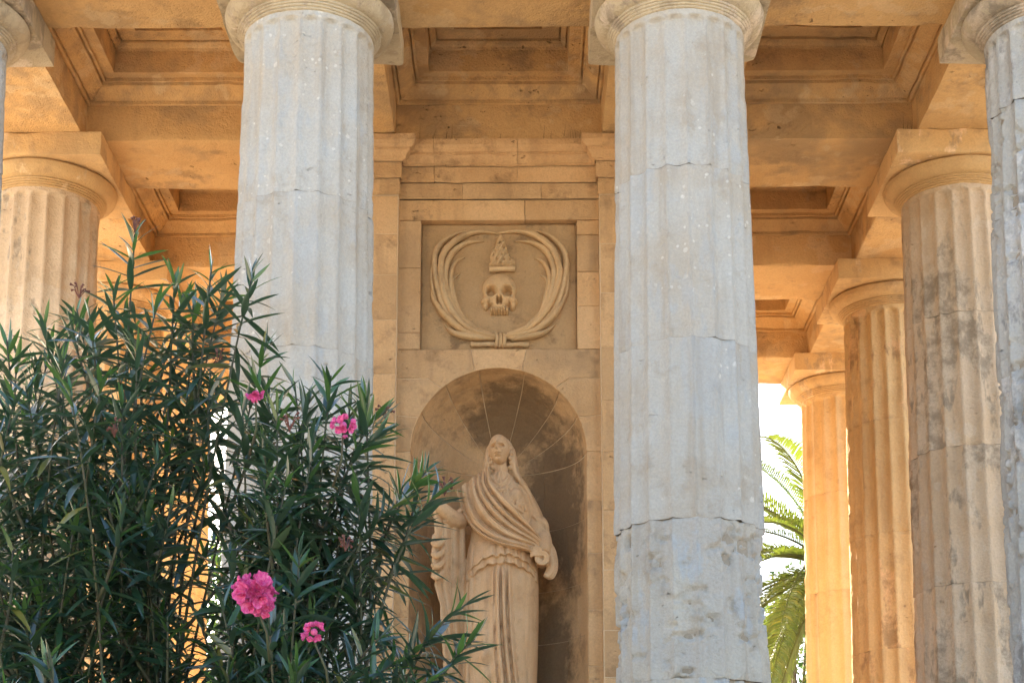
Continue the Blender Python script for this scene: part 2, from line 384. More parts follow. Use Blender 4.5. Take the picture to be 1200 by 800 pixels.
def column(c, r, mats, joints, hi=True, rough=(), seed=0, label=None):
    x, y = colx[c], rowy[r]
    prof = [(shaft_r(z) - 0.06, z) for z in np.linspace(FLOOR, ZN, 8)]
    V, F = revolve(prof, 40)
    co = tpart('column', mesh('column', V, F, M['joint'], True), (x, y, 0))
    if label: co['label'] = label
    zs = [FLOOR] + sorted(joints) + [ZN]
    for k in range(len(zs) - 1):
        nm = len(zs) - 2 - k      # 0 = top drum
        mt = mats[min(nm, len(mats) - 1)]
        tpart('drum', drum_mesh(zs[k] + 0.0006, zs[k + 1] - (0.0006 if nm else 0), mt, seed * 13 + k, hi, rough[min(nm, len(rough) - 1)] if rough else 0, nm == 0, chips=0.025 + 0.05 * (rough[min(nm, len(rough) - 1)] if rough else 0)), (x, y, zs[k] + 0.0015), co)
    cm = M['capital'] if r == 0 else M['inner_cap']
    V, F = revolve(CAPP, 72, 0.007 if r == 0 else 0.004, seed)
    V = np.array(V); V[:, 2] = np.minimum(V[:, 2], ZAB0 + 0.004)
    tpart('echinus', mesh('echinus', V - [0, 0, ZN], F, cm, True), (x, y, ZN), co)
    V, F = rough_box((1.14, 1.14, ZAB1 - ZAB0 - 0.004), 0.05, 0.006, 0.06 if r == 0 else 0.035, 0.006, seed + 40, 2.6, (x, y, 0))
    tpart('abacus', mesh('abacus', V, F, cm, True), (x, y, (ZAB0 + ZAB1) / 2), co)
def jz(v, r=0): return at(600, v, rowy[r] - 0.42).z
def joints_for(vlist, r=0): return [jz(v, r) for v in vlist]
base_j = [1.75, 2.75]
f = M['front']
column(1, 0, [f], [1.9, 2.9, 3.95] + [jz(600), jz(404), jz(222)], True, (0, 0, 0.15, 0.3), 3, 'pale fluted column partly hidden by the oleander, standing before the niche wall')
column(2, 0, [f, f, f, M['front_b'], M['front_b']], [1.6, 2.5] + [jz(795), jz(607), jz(395), jz(192)], True, (0.1, 0, 0, 1.0, 0.9), 5, 'pale fluted column with an eroded blue grey lower drum')
column(0, 0, [M['front_c']], [1.8, 2.9, 4.0, 5.1, 6.2], True, (0.4, 0.5), 7)
column(3, 0, [M['front_c']], [1.7, 2.7, 3.7, 4.75, 5.8, 6.5], True, (0.5, 0.8), 9)
for c in (0, 3):
    column(c, 1, [M['shaft2']], [1.8, 2.85, 3.9, 4.95, 6.0], True, (0.25, 0.4), 20 + c, 'fluted column with dark grey crust patches over cream stone' if c == 3 else None)
    column(c, 2, [M['shaft3']], [1.75, 2.8, 3.85, 4.9, 5.95], True, (0.35, 0.3), 30 + c)
    column(c, 3, [M['shaft4']], [1.75, 2.8, 3.85, 4.9, 5.95], True, (0.15, 0.2), 40 + c)
for c in (1, 2):
    column(c, 3, [M['shaft4']], [2.4, 4.1, 5.8], False, (), 50 + c)

# beams: across the rows, then between them
bz = 0.95; sd_ = 100
for r in range(4):
    for c in range(3):
        sd_ += 1; x0, x1 = colx[c], colx[c + 1]
        if c == 0: x0 -= BH
        if c == 2: x1 += BH
        V, F = rough_box((x1 - x0 - 0.004, 2 * BH, bz), 0.06, 0.003, 0.055, 0.006, sd_, 2.2, (x0, rowy[r], 0))
        tpart('ceiling_beam', mesh('ceiling_beam', V, F, M['inner'], True), ((x0 + x1) / 2, rowy[r], ZAB1 + bz / 2))
for r in range(3):
    for c in range(4):
        sd_ += 1; y0, y1 = rowy[r] + BH, rowy[r + 1] - BH
        V, F = rough_box((2 * BH - 0.006, y1 - y0 + 0.03, bz), 0.06, 0.003, 0.045, 0.005, sd_, 2.2, (colx[c], y0, 0))
        tpart('ceiling_beam', mesh('ceiling_beam', V, F, M['inner'], True), (colx[c], (y0 + y1) / 2, ZAB1 + bz / 2 - 0.003))
# coffers
CP = [(-0.03, 0.300), (0.012, 0.286), (0.026, 0.290), (0.026, 0.325), (0.038, 0.325), (0.038, 0.312), (0.055, 0.318), (0.085, 0.336), (0.110, 0.362), (0.132, 0.378), (0.148, 0.380), (0.148, 0.415), (0.162, 0.415), (0.162, 0.398), (0.178, 0.400), (0.178, 0.428),
      (0.262, 0.425), (0.262, 0.60), (0.268, 0.615), (0.280, 0.602), (0.284, 0.612), (0.302, 0.622), (0.316, 0.642), (0.316, 0.672), (0.330, 0.672), (0.330, 0.655), (0.46, 0.655), (0.46, 0.82), (0.785, 0.82)]
def coffer_mesh(seed):
    hb = S / 2 - BH; V = []; n = 24
    prof = []
    for k, (a, z) in enumerate(CP): prof.append((a, z))
    for a, z in prof:
        h = hb - a; ring = []
        for s in range(4):
            for i in range(n):
                t = -1 + 2 * i / n; q = (t, -1)
                for _ in range(s): q = (-q[1], q[0])
                ring.append((q[0] * h, q[1] * h, z))
        V += ring
    V = np.array(V); N = np.stack([fbm(V * 5 + seed * 7.3 + 11 * k, seed + k, 4) - 0.5 for k in range(3)], 1)
    V += N * 0.006
    N2 = np.clip(fbm(V * 3.1 + seed, seed + 7, 3) - 0.58, 0, 1); V[:, 2] += N2 * 0.06
    F = gridfaces(4 * n, len(prof), True)
    return V, F
for r in range(3):
    for c in range(3):
        V, F = coffer_mesh(200 + r * 3 + c)
        me = mesh('coffer', V, [q[::-1] for q in F], M['inner'], True)
        for p in me.polygons: p.use_smooth = False
        tpart('coffer', me, ((colx[c] + colx[c + 1]) / 2, (rowy[r] + rowy[r + 1]) / 2, ZAB1))
# roof, outer entablature and pediments
e = 1.5 * S + BH
V, F = box((-e + 0.02, -e + 0.02, ZAB1 + bz + 0.003), (e - 0.02, e - 0.02, ZAB1 + bz + 0.14)); tpart('ceiling_slab', mesh('ceiling_slab', V, F, M['inner']), (TX, TY, 0))
zf = ZAB1 + bz + 0.143
V, F = merge([box((-e, -e, zf), (e, e, zf + 0.6)), box((-e - 0.1, -e - 0.1, zf + 0.603), (e + 0.1, e + 0.1, zf + 0.7)), box((-e - 0.38, -e - 0.38, zf + 0.703), (e + 0.38, e + 0.38, zf + 0.9))])
tpart('entablature', mesh('entablature', V, F, M['capital']), (TX, TY, 0))
g = e + 0.34; zp = zf + 0.903
V = [(-g, -g, zp), (g, -g, zp), (0, -g, zp + 1.3), (-g, g, zp), (g, g, zp), (0, g, zp + 1.3)]
tpart('roof', mesh('roof', V, [(0, 1, 2), (5, 4, 3), (0, 2, 5, 3), (2, 1, 4, 5), (0, 3, 4, 1)], M['capital']), (TX, TY, 0))

# ------------------------------------------------------------------ niche wall (everything in wall coordinates: x from the axis, z up, face at YW)
YW = D0 + S - 0.32; YP = D0 + S - BH + 0.004; HX = 0.773; NR = 0.66; ZS = 4.926; ZNB = 2.86
wall_core = [box((-HX - 0.86 + 0.01, YW + 0.72, FLOOR + 0.002), (HX + 0.86 - 0.01, rowy[2] + BH - 0.07, ZAB1 - 0.004))]
# mortar backing on the front with the niche opening left free
bk = [box((-HX - 0.85, YP + 0.005, FLOOR + 0.002), (-HX + 0.004, YW + 0.718, ZAB1 - 0.006)), box((HX - 0.004, YP + 0.005, FLOOR + 0.002), (HX + 0.85, YW + 0.718, ZAB1 - 0.006)),
      box((-HX + 0.006, YW + 0.006, FLOOR + 0.002), (HX - 0.006, YW + 0.716, ZNB)), box((-HX + 0.006, YW + 0.135, 5.72), (HX - 0.006, YW + 0.716, ZAB1 - 0.008))]
bx_, bf_ = [], []
for k in range(41):
    t = math.pi * k / 40; cx_, cz_ = math.cos(t), math.sin(t); q = min((HX - 0.004) / max(abs(cx_), 1e-6), (5.734 - ZS) / max(cz_, 1e-6))
    bx_ += [((NR + 0.002) * cx_, YW + 0.006, ZS + (NR + 0.002) * cz_), (q * cx_, YW + 0.006, ZS + q * cz_)]
for k in range(40): bf_.append((2 * k, 2 * k + 2, 2 * k + 3, 2 * k + 1))
arch = [(bx_, bf_)] + [box((sg * (NR + 0.002) if sg > 0 else -HX + 0.004, YW + 0.006, ZNB), (HX - 0.004 if sg > 0 else -(NR + 0.002), YW + 0.02, ZS)) for sg in (-1, 1)]
V, F = merge(wall_core + bk + arch)
cella = tpart('niche_wall', mesh('niche_wall', V, F, M['mortar']), (AX, 0, 0))
J = 0.002
def stone(poly, y0, y1, mat=None, name='stone', bev=0.005):
    P = np.array(poly, float); c = P.mean(0)
    V, F = prism((P - c).tolist(), 0, y1 - y0, bev * random.uniform(0.4, 1.2))
    dy = random.uniform(-0.003, 0.003)
    return tpart(name, mesh(name, V, F, mat or M['wall']), (AX + c[0], y0 + dy, c[1]), cella)
def rect(x0, x1, z0, z1): return [(x0 + J, z0 + J), (x1 - J, z0 + J), (x1 - J, z1 - J), (x0 + J, z1 - J)]
# pilasters
for s in (-1, 1):
    zs = [FLOOR + 0.004, 1.3, 1.82, 2.3, 2.78, 3.26, 3.72, 4.18, 4.63, 5.08, 5.51, 5.94, 6.30, 6.63, 6.945] if s < 0 else [FLOOR + 0.004, 1.25, 1.75, 2.25, 2.72, 3.2, 3.55, 4.0, 4.45, 4.9, 5.30, 5.72, 6.15, 6.55, 6.945]
    for k in range(len(zs) - 1):
        a, b_ = (-HX - 0.86, -HX) if s < 0 else (HX, HX + 0.86)
        if k % 2: 
            mid = (a + b_) / 2 + random.uniform(-0.1, 0.1)
            stone(rect(a, mid, zs[k], zs[k + 1]), YP, YP + 0.3); stone(rect(mid, b_, zs[k], zs[k + 1]), YP, YP + 0.3)
        else: stone(rect(a, b_, zs[k], zs[k + 1]), YP, YP + 0.3)
# wall strips beside the niche and the stones round its arch
for s in (-1, 1):
    zs = [ZNB, 3.3, 3.72, 4.15, 4.55, ZS] if s > 0 else [ZNB, 3.22, 3.66, 4.1, 4.5, ZS]
    for k in range(len(zs) - 1):
        x0, x1 = (NR, HX - 0.002) if s > 0 else (-HX + 0.002, -NR)
        stone(rect(x0, x1, zs[k], zs[k + 1]), YW, YW + 0.08)
    def arc(a0, a1, n): return [(s * NR * math.cos(math.radians(t)), ZS + NR * math.sin(math.radians(t))) for t in np.linspace(a0, a1, n)]
    def add(poly): stone(poly if s > 0 else poly[::-1], YW, YW + 0.08)
    sx = s * (HX - 0.002)
    add(arc(24, 0.4, 6) + [(sx, ZS + J), (sx, ZS + 0.285)])
    add(arc(49, 24.6, 7) + [(sx, ZS + 0.292), (sx, ZS + 0.575), (s * 0.53, ZS + 0.575)])
    add(arc(74, 49.6, 7) + [(s * 0.535, ZS + 0.582), (sx, ZS + 0.582), (sx, 5.733), (s * 0.21, 5.733)])
key = [(NR * math.cos(math.radians(t)), ZS + NR * math.sin(math.radians(t))) for t in np.linspace(105.6, 74.4, 9)]
stone(key + [(0.205, 5.733), (-0.205, 5.733)], YW, YW + 0.08)
# courses under the niche
for k in range(5):
    z0, z1 = FLOOR + 0.004 + k * 0.42, FLOOR + 0.004 + (k + 1) * 0.42
    for i in range(3):
        xs = [-HX + 0.002, -0.3 + 0.15 * (k % 2), 0.28 + 0.15 * (k % 2), HX - 0.002]
        stone(rect(xs[i], xs[i + 1], z0, min(z1, ZNB)), YW, YW + 0.08)
# stones beside and above the relief panel
PX, PZ0, PZ1 = 0.597, 5.735, 6.78
for s in (-1, 1):
    zs = [PZ0, 5.87, 6.39, PZ1] if s < 0 else [PZ0, 6.08, 6.36, 6.66, PZ1]
    for k in range(len(zs) - 1):
        x0, x1 = (PX, HX - 0.002) if s > 0 else (-HX + 0.002, -PX)
        stone(rect(x0, x1, zs[k], zs[k + 1]), YW, YW + 0.08)
for x0, x1 in ((-HX + 0.002, 0.2), (0.2, HX - 0.002)): stone(rect(x0, x1, PZ1, 6.948), YW, YW + 0.08)
# entablature bands, straight in the middle and breaking forward over the pilasters
prof = [(0.012, 6.949), (0.012, 7.0775), (0.026, 7.078), (0.026, 7.2085), (0.036, 7.209), (0.036, 7.218), (0.058, 7.226), (0.064, 7.245), (0.085, 7.272), (0.093, 7.276), (0.093, 7.2955), (0.105, 7.296), (0.125, 7.312), (0.138, 7.335), (0.140, 7.338), (0.140, 7.384), (0.132, 7.388), (0.02, 7.389)]
def band(name, p0, p1, x0, x1, y, ret=0):
    """length of moulding between profile points p0..p1; ret = +-1 closes one end with a mitred return"""
    pr = prof[p0:p1 + 1]; n = max(4, int((x1 - x0) / 0.05)); V = []
    for k, (d, z) in enumerate(pr):
        for i in range(n + 1):
            t = i / n; a, b_ = x0, x1
            if ret < 0: a = x0 - d
            if ret > 0: b_ = x1 + d
            V.append((a + (b_ - a) * t, y - d, z))
    V = np.array(V); c = np.array([(x0 + x1) / 2, y, pr[0][1]])
    nz = np.stack([fbm(V * 9 + 3 * k, 77 + k, 4) - 0.5 for k in range(3)], 1); V += nz * np.array([0.0, 0.009, 0.006])
    ero = np.clip(fbm(V * 6, 91, 3) - 0.56, 0, 1); V[:, 1] += ero * 0.07
    m = n + 1; F = gridfaces(m, len(pr))
    b0 = len(V); back = [(V[j * m + (0 if ret >= 0 else 0)][0] if True else 0, y + 0.05, pr[j][1]) for j in range(len(pr))]
    V = V.tolist() + back + [(V[j * m + n][0], y + 0.05, pr[j][1]) for j in range(len(pr))]
    L = len(pr)
    for j in range(L - 1):
        F.append((b0 + j, j * m, (j + 1) * m, b0 + j + 1)); F.append((j * m + n, b0 + L + j, b0 + L + j + 1, (j + 1) * m + n))
    V = np.array(V) - c
    return tpart(name, mesh(name, V, F, M['wall']), (AX + c[0], c[1], c[2]), cella)
jx = [-HX + 0.001, -0.50, 0.145, HX - 0.001]
for nm, p0, p1, cuts in (('architrave_stone', 0, 1, [-HX + .001, -0.28, 0.33, HX - .001]), ('frieze_stone', 2, 3, jx), ('cornice_stone', 4, 17, jx)):
    for i in range(len(cuts) - 1): band(nm, p0, p1, cuts[i] + 0.0015, cuts[i + 1] - 0.0015, YW)
    band(nm, p0, p1, -HX - 0.86, -HX, YP, 1); band(nm, p0, p1, HX, HX + 0.86, YP, -1)

# side and rear faces of the cella: coursed ashlar
for s in (-1, 1):
    for k in range(14):
        z0 = FLOOR + 0.01 + k * 0.47; z1 = min(z0 + 0.466, ZAB1 - 0.01)
        ys = np.linspace(YP + 0.31, rowy[2] + BH - 0.08, 5) + (0.18 if k % 2 else 0); ys[0] = YP + 0.31; ys[-1] = rowy[2] + BH - 0.08
        for i in range(4):
            V, F = box((-0.03, -(ys[i + 1] - ys[i]) / 2 + J, 0), (0.03, (ys[i + 1] - ys[i]) / 2 - J, z1 - z0))
            tpart('stone', mesh('stone', V, F, M['wall']), (AX + s * (HX + 0.85), (ys[i] + ys[i + 1]) / 2, z0), cella)

# niche: coursed half cylinder and a half dome of wedge stones
V, F = [], []
n = 28
def nring(r, z, off): return [(r * math.cos(math.pi * i / n), off + r * math.sin(math.pi * i / n), z) for i in range(n + 1)]
V = nring(NR + 0.004, ZNB - 0.002, 0.0) + nring(NR + 0.004, ZS, 0.0); F = gridfaces(n + 1, 2)
for j in range(1, 11):
    a = math.pi / 2 * j / 10; V += nring((NR + 0.004) * math.cos(a), ZS + (NR + 0.004) * math.sin(a), 0)
F = gridfaces(n + 1, 12)
o = len(V); V += [(-NR, 0, ZNB), (NR, 0, ZNB), (NR, NR, ZNB), (-NR, NR, ZNB)]; F.append((o, o + 1, o + 2, o + 3))
niche = tpart('niche', mesh('niche', V, F, M['mortar'], True), (AX, YW + 0.001, 0))
niche['label'] = 'arched niche with half dome of wedge stones, sooty on its upper middle and right'
def shell_stone(fn, nu, nv, mat):
    """curved facing stone from fn(u, v) on the unit square, with its arrises turned back into the joint"""
    V = []; us = [0] + list(np.linspace(0, 1, nu)) + [1]; vs = [0] + list(np.linspace(0, 1, nv)) + [1]
    for jv, v in enumerate(vs):
        for ju, u in enumerate(us):
            back = ju in (0, len(us) - 1) or jv in (0, len(vs) - 1)
            V.append(fn(u, v, 0.007 if back else 0.0))
    V = np.array(V); V += (np.stack([fbm(V * 8 + k * 5, 300 + k, 3) for k in range(3)], 1) - 0.5) * 0.006
    c = V.mean(0)
    return mesh('stone', V - c, [q[::-1] for q in gridfaces(len(us), len(vs))], mat, False), c
def addshell(fn, nu, nv, mat):
    me, c = shell_stone(fn, nu, nv, mat); tpart('stone', me, (AX + c[0], YW + c[1], c[2]), niche)
zs = [ZNB, 3.15, 3.56, 3.97, 4.45, ZS]
for k in range(5):
    cuts = [0.5, 38, 74, 108, 146, 179.5] if k % 2 else [0.5, 26, 58, 92, 128, 160, 179.5]
    for i in range(len(cuts) - 1):
        a0, a1 = math.radians(cuts[i] + 0.12), math.radians(cuts[i + 1] - 0.12); z0, z1 = zs[k] + J, zs[k + 1] - J
        fn = lambda u, v, d, a0=a0, a1=a1, z0=z0, z1=z1: ((NR + d) * math.cos(a0 + (a1 - a0) * u), (NR + d) * math.sin(a0 + (a1 - a0) * u), z0 + (z1 - z0) * v)
        dark = 20 < cuts[i] < 90 and k != 4 or (k == 4 and 20 < cuts[i] < 60)
        addshell(fn, 7, 3, M['niche'])
# wedges: great circles from the crown line of the face to the middle of the back at springing height
cuts = [0.4, 26, 46, 73, 103, 127, 152, 179.6]
for i in range(len(cuts) - 1):
    b0, b1 = math.radians(cuts[i] + 0.42), math.radians(cuts[i + 1] - 0.42)
    def fn(u, v, d, b0=b0, b1=b1):
        b_ = b0 + (b1 - b0) * u; q = v * 0.965 * math.pi / 2; r = NR + d     # q: 0 at the face, pi/2 at the back
        return (r * math.cos(q) * math.cos(b_), r * math.sin(q), ZS + r * math.cos(q) * math.sin(b_))
    addshell(fn, 6, 10, M['niche'])

# ------------------------------------------------------------------ relief panel with skull and palm wreath
PC = Vector((AX + 0.007, YW + 0.075, (PZ0 + PZ1) / 2))
V, F = rough_box((2 * PX - 0.002, 0.05, PZ1 - PZ0 - 0.004), 0.05, 0.001, 0.002, 0.003, 5)
panel = tpart('relief_panel', mesh('relief_panel', V, F, M['relief_bg'], True), PC + Vector((-0.007, 0.025, 0)))
panel['label'] = 'square sunken panel carved with a skull inside a palm wreath'
PPX = 1 / 156.0
def pp(u, v): return np.array([(u - 585.5) * PPX, at(585.5, v, YW + 0.03).z - PC.z])
def frond(pts, wd, seed, lift=0.012):
    P2 = spline([pp(*p) for p in pts], 16); t = np.linspace(0, 1, 16)
    R = wd * np.clip(np.sin(np.pi * np.clip(t * 0.86 + 0.14, 0, 1)) ** 0.7, 0.12, 1)
    P3 = [(p[0], -lift * math.sin(math.pi * (0.15 + 0.8 * k / 15)) * 1.6, p[1]) for k, p in enumerate(P2)]
    V, F = tube(P3, R, 8, True, (1, 2.3, 1)); V = np.array(V); V += (np.stack([fbm(V * 20 + k, seed + k, 2) for k in range(3)], 1) - 0.5) * 0.006
    tpart('palm_frond', mesh('palm_frond', V, F, M['relief'], True), PC, panel)
FR = [[(582, 396), (548, 389), (522, 364), (510, 330), (507, 302), (515, 284), (532, 272), (552, 267)],
      [(580, 393), (550, 385), (526, 360), (515, 325), (519, 297), (540, 277), (562, 270), (588, 272)],
      [(576, 391), (545, 378), (526, 350), (520, 320), (528, 297), (545, 284), (566, 280)],
      [(566, 389), (542, 373), (529, 348), (526, 322), (533, 306), (545, 299)],
      [(560, 387), (540, 370), (530, 346), (529, 328), (538, 318)],
      [(575, 394), (545, 388), (522, 370), (508, 350), (503, 336)],
      [(572, 396), (550, 394), (532, 388), (519, 378)],
      [(570, 391), (556, 384), (545, 373), (538, 361)],
      [(518, 370), (507, 345), (504, 318), (507, 300)]]
for k, fpts in enumerate(FR):
    for s in (-1, 1):
        pts = [(585.5 + s * (u - 585.5) + random.uniform(-1, 1), v + random.uniform(-1, 1)) for u, v in fpts]
        frond(pts, (0.028, 0.030, 0.027, 0.022, 0.019, 0.026, 0.024, 0.017, 0.015)[k], 400 + 2 * k + (s > 0), (0.010, 0.026, 0.020, 0.016, 0.010, 0.020, 0.016, 0.010, 0.008)[k])
def heightfield(name, u0, u1, v0, v1, hfun, nu, nv, base=0.0, smooth=True):
    us = np.linspace(u0, u1, nu); vs = np.linspace(v0, v1, nv); idx = {}; V = []; F = []
    Uu, Vv = np.meshgrid(us, vs); H = hfun(Uu, Vv)
    for j in range(nv):
        for i in range(nu):
            q = pp(Uu[j, i], Vv[j, i]); idx[j, i] = len(V); V.append((q[0], -max(H[j, i], -0.004) + base, q[1]))
    for j in range(nv - 1):
        for i in range(nu - 1):
            if max(H[j, i], H[j + 1, i], H[j, i + 1], H[j + 1, i + 1]) > 0.0: F.append((idx[j, i], idx[j + 1, i], idx[j + 1, i + 1], idx[j, i + 1]))
    return tpart(name, mesh(name, V, F, M['relief'], smooth), PC, panel)
def ell(U, Vv, cu, cv, a, b_, h): return h * np.sqrt(np.clip(1 - ((U - cu) / a) ** 2 - ((Vv - cv) / b_) ** 2, 0, None)) - np.where(((U - cu) / a) ** 2 + ((Vv - cv) / b_) ** 2 > 1, 0.02, 0)
def pit(U, Vv, cu, cv, a, b_, d): return d * np.exp(-((((U - cu) / a) ** 2 + ((Vv - cv) / b_) ** 2) ** 2))
def skull_h(U, Vv):
    h = ell(U, Vv, 585, 337, 20.5, 17.5, 0.095)
    h = np.maximum(h, ell(U, Vv, 585, 345, 19, 14, 0.10)); h = np.maximum(h, ell(U, Vv, 585, 355, 13, 10, 0.095))
    for s in (-1, 1):
        h = np.maximum(h, ell(U, Vv, 585 + s * 15.5, 352, 6.5, 4.5, 0.085)); h = np.maximum(h, ell(U, Vv, 585 + s * 9.5, 336.5, 8, 3.2, 0.108))
        h = np.maximum(h, ell(U, Vv, 585 + s * 16, 355, 4, 7, 0.06))
    for k in range(-3, 4): h = np.maximum(h, ell(U, Vv, 585 + k * 3.1, 363, 1.8, 4.2, 0.085))
    h = np.maximum(h, ell(U, Vv, 585, 346, 2.6, 7, 0.110))
    for s in (-1, 1): h = h - pit(U, Vv, 585 + s * 9, 342.5, 5.6, 5.0, 0.10)
    for s in (-1, 1): h = h - pit(U, Vv, 585 + s * 1.9, 353.5, 1.7, 4.0, 0.08)
    h = h - pit(U, Vv, 575, 358, 3.0, 2.2, 0.04) - pit(U, Vv, 595, 358, 3.0, 2.2, 0.04)
    return h
heightfield('skull', 561, 609, 316, 371, skull_h, 72, 80)
def cap_h(U, Vv):
    t = np.clip((Vv - 276) / (311 - 276), 0, 1); cu = 586 + 2 * t; hw = 2.5 + 11.0 * t + 1.6 * np.sin(t * 8 + 0.6) * t + 1.1 * np.sin(Vv * 1.15)
    d = (U - cu) / hw; ins = (np.abs(d) < 1) & (Vv > 276) & (Vv < 311)
    h = np.where(ins, 0.03 + 0.055 * np.sqrt(np.clip(1 - d ** 2, 0, 1)), -0.02)
    h = np.maximum(h, ell(U, Vv, 579, 299, 5, 12, 0.05)); h = np.maximum(h, ell(U, Vv, 597, 306, 7, 5, 0.055)) + 0.012 * np.sin(U * 0.9 + Vv * 0.5) * (h > 0)
    for k, (a, b_) in enumerate([(586, 286), (590, 291), (584, 295), (593, 297), (588, 300), (597, 303), (582, 304), (591, 306), (599, 308), (586, 309)]): h = h - pit(U, Vv, a, b_, 1.3, 1.3, 0.03)
    return h
heightfield('spotted_cap', 570, 606, 274, 313, cap_h, 60, 60)
def rod(u0, u1, v, r, name, lift):
    P = [(*[(u - 585.5) * PPX], -lift, pp(585, v + dv)[1]) for u, dv in ((u0, 0), (u0 * 0.7 + u1 * 0.3, 0.4), (u0 * 0.4 + u1 * 0.6, -0.3), (u1, 0.2))]
    P = [(p[0], p[1], p[2]) for p in P]; V, F = tube(P, [r * 1.1, r, r, r * 1.1], 10)
    tpart(name, mesh(name, V, F, M['relief'], True), PC, panel)
rod(573, 604, 314, 0.022, 'scroll', 0.03)
rod(551, 584, 402, 0.019, 'stalk', 0.02); rod(587, 620, 402.5, 0.019, 'stalk', 0.02)
for k, u in enumerate((581, 585.5, 590)):
    P = [((u - 585.5) * PPX + 0.01 * math.sin(a), -0.015 - 0.03 * math.sin(a), pp(585, 397)[1] + 0.05 * math.cos(a)) for a in np.linspace(-0.4, math.pi + 0.4, 9)]
    V, F = tube(P, 0.014, 8); tpart('binding_ribbon', mesh('binding_ribbon', V, F, M['relief'], True), PC, panel)
#@@S0
# ------------------------------------------------------------------ statue of a veiled woman in the niche
YS = YW + 0.20
SXO = at(586, 700, YS).x
def sq(u, v):
    p = at(u, v, YS); return np.array([p.x - SXO, p.z])
# body sections: photo row, left and right outline, half depth
SEC = [(556, 576, 598, 0.075), (566, 566, 607, 0.09), (573, 556, 617, 0.11), (585, 553, 622, 0.145), (600, 553, 624, 0.165), (617, 554, 623, 0.15), (632, 551, 625, 0.155), (650, 548, 628, 0.175), (680, 544, 631, 0.195),
       (720, 543, 631, 0.20), (770, 541, 630, 0.20), (820, 540, 629, 0.20), (850, 538, 630, 0.205), (862, 537, 631, 0.205)]
_sz = np.array([sq(586, s[0])[1] for s in SEC]); _sl = np.array([sq(s[1], s[0])[0] for s in SEC]); _sr = np.array([sq(s[2], s[0])[0] for s in SEC]); _sb = np.array([s[3] for s in SEC])
_o = np.argsort(_sz); _sz, _sl, _sr, _sb = _sz[_o], _sl[_o], _sr[_o], _sb[_o]
def sect(z): return np.interp(z, _sz, _sl), np.interp(z, _sz, _sr), np.interp(z, _sz, _sb)
def yfront(x, z):
    l, r, b_ = sect(z); c = (l + r) / 2; a = (r - l) / 2
    return -b_ * np.sqrt(np.clip(1 - ((x - c) / a) ** 2, 0.02, 1))
def fold(s, sharp=0.7): return np.abs(np.sin(s)) ** sharp
parts = []
# body loft; the skirt carries its own folds
zz = np.linspace(_sz[0], _sz[-1], 150); nt_ = 160; V = []
zhem = sq(586, 668)[1]
for z in zz:
    l, r, b_ = sect(z); c = (l + r) / 2; a = (r - l) / 2; t = np.linspace(0, 2 * math.pi, nt_, endpoint=False)
    x = c + a * np.cos(t); y = b_ * np.sin(t)
    if z < zhem + 0.02:
        q = min(1.0, (zhem + 0.02 - z) / 0.12); dn = (zhem - z)
        fx = (x - c) / a; front = np.clip(-y / b_, 0, 1) ** 0.5
        # bundle of upright folds left of the middle, drifting to the right on the way down
        cen = 0.02 + 0.10 * dn + 0.12 * dn ** 2; wv = 0.24 + 0.06 * dn
        g_ = np.exp(-((fx - cen) / wv) ** 4); k = 0.085 * g_ * (fold((fx - cen) / wv * 5.2 + 0.6 + 0.5 * np.sin(dn * 4), 0.5) - 0.45) + 0.022 * g_
        # side folds at the left edge, weight leg and bent knee pressing smoothly through the cloth
        g2 = np.exp(-((fx + 0.86) / 0.16) ** 2); k += 0.040 * g2 * (fold(fx * 22 + dn * 1.2, 0.5) - 0.4)
        kz = sq(570, 765)[1]; k += 0.050 * np.exp(-((fx + 0.36) / 0.24) ** 2) * np.exp(-((z - kz) / 0.20) ** 2)
        k += 0.022 * np.exp(-((fx - 0.66) / 0.28) ** 2) * np.clip(1 - abs(dn - 0.4) / 0.7, 0, 1)
        k += 0.012 * np.exp(-((fx + 0.35) / 0.3) ** 2) * np.sin(dn * 34 + fx * 7) * np.clip((dn - 0.45) * 3, 0, 1)
        k += 0.009 * (fold(fx * 13 + np.sin(dn * 4) * 1.2, 0.5) - 0.6) * (1 - g_)
        y = y - k * q * front * 1.5; x = x + (fx) * k * q * 0.3
    else:
        y = y - 0.010 * fold((x - c) / a * 9 + z * 4, 0.7) * np.clip(-y / b_, 0, 1)
    V += [(x[i], y[i], z) for i in range(nt_)]
F = gridfaces(nt_, len(zz), True); F.append(tuple(range(nt_))[::-1]); F.append(tuple((len(zz) - 1) * nt_ + i for i in range(nt_)))
parts.append((V, F))
def sheet(fn, nu, nv, thick=0.03):
    """closed cloth patch from fn(s, t) -> (x, y, z); the back lies thick behind the front"""
    A = np.array([[fn(s, t) for s in np.linspace(0, 1, nu)] for t in np.linspace(0, 1, nv)]).reshape(-1, 3)
    B = A + np.array([0, thick, 0]); n = nu * nv; V = np.vstack([A, B]).tolist()
    F = gridfaces(nu, nv) + [tuple(i + n for i in q[::-1]) for q in gridfaces(nu, nv)]
    for i in range(nu - 1):
        F.append((i + 1, i, n + i, n + i + 1)); k = (nv - 1) * nu; F.append((k + i, k + i + 1, n + k + i + 1, n + k + i))
    for j in range(nv - 1):
        a, b_ = j * nu, (j + 1) * nu; F.append((a, b_, n + b_, n + a)); a, b_ = a + nu - 1, b_ + nu - 1; F.append((b_, a, n + a, n + b_))
    return V, F
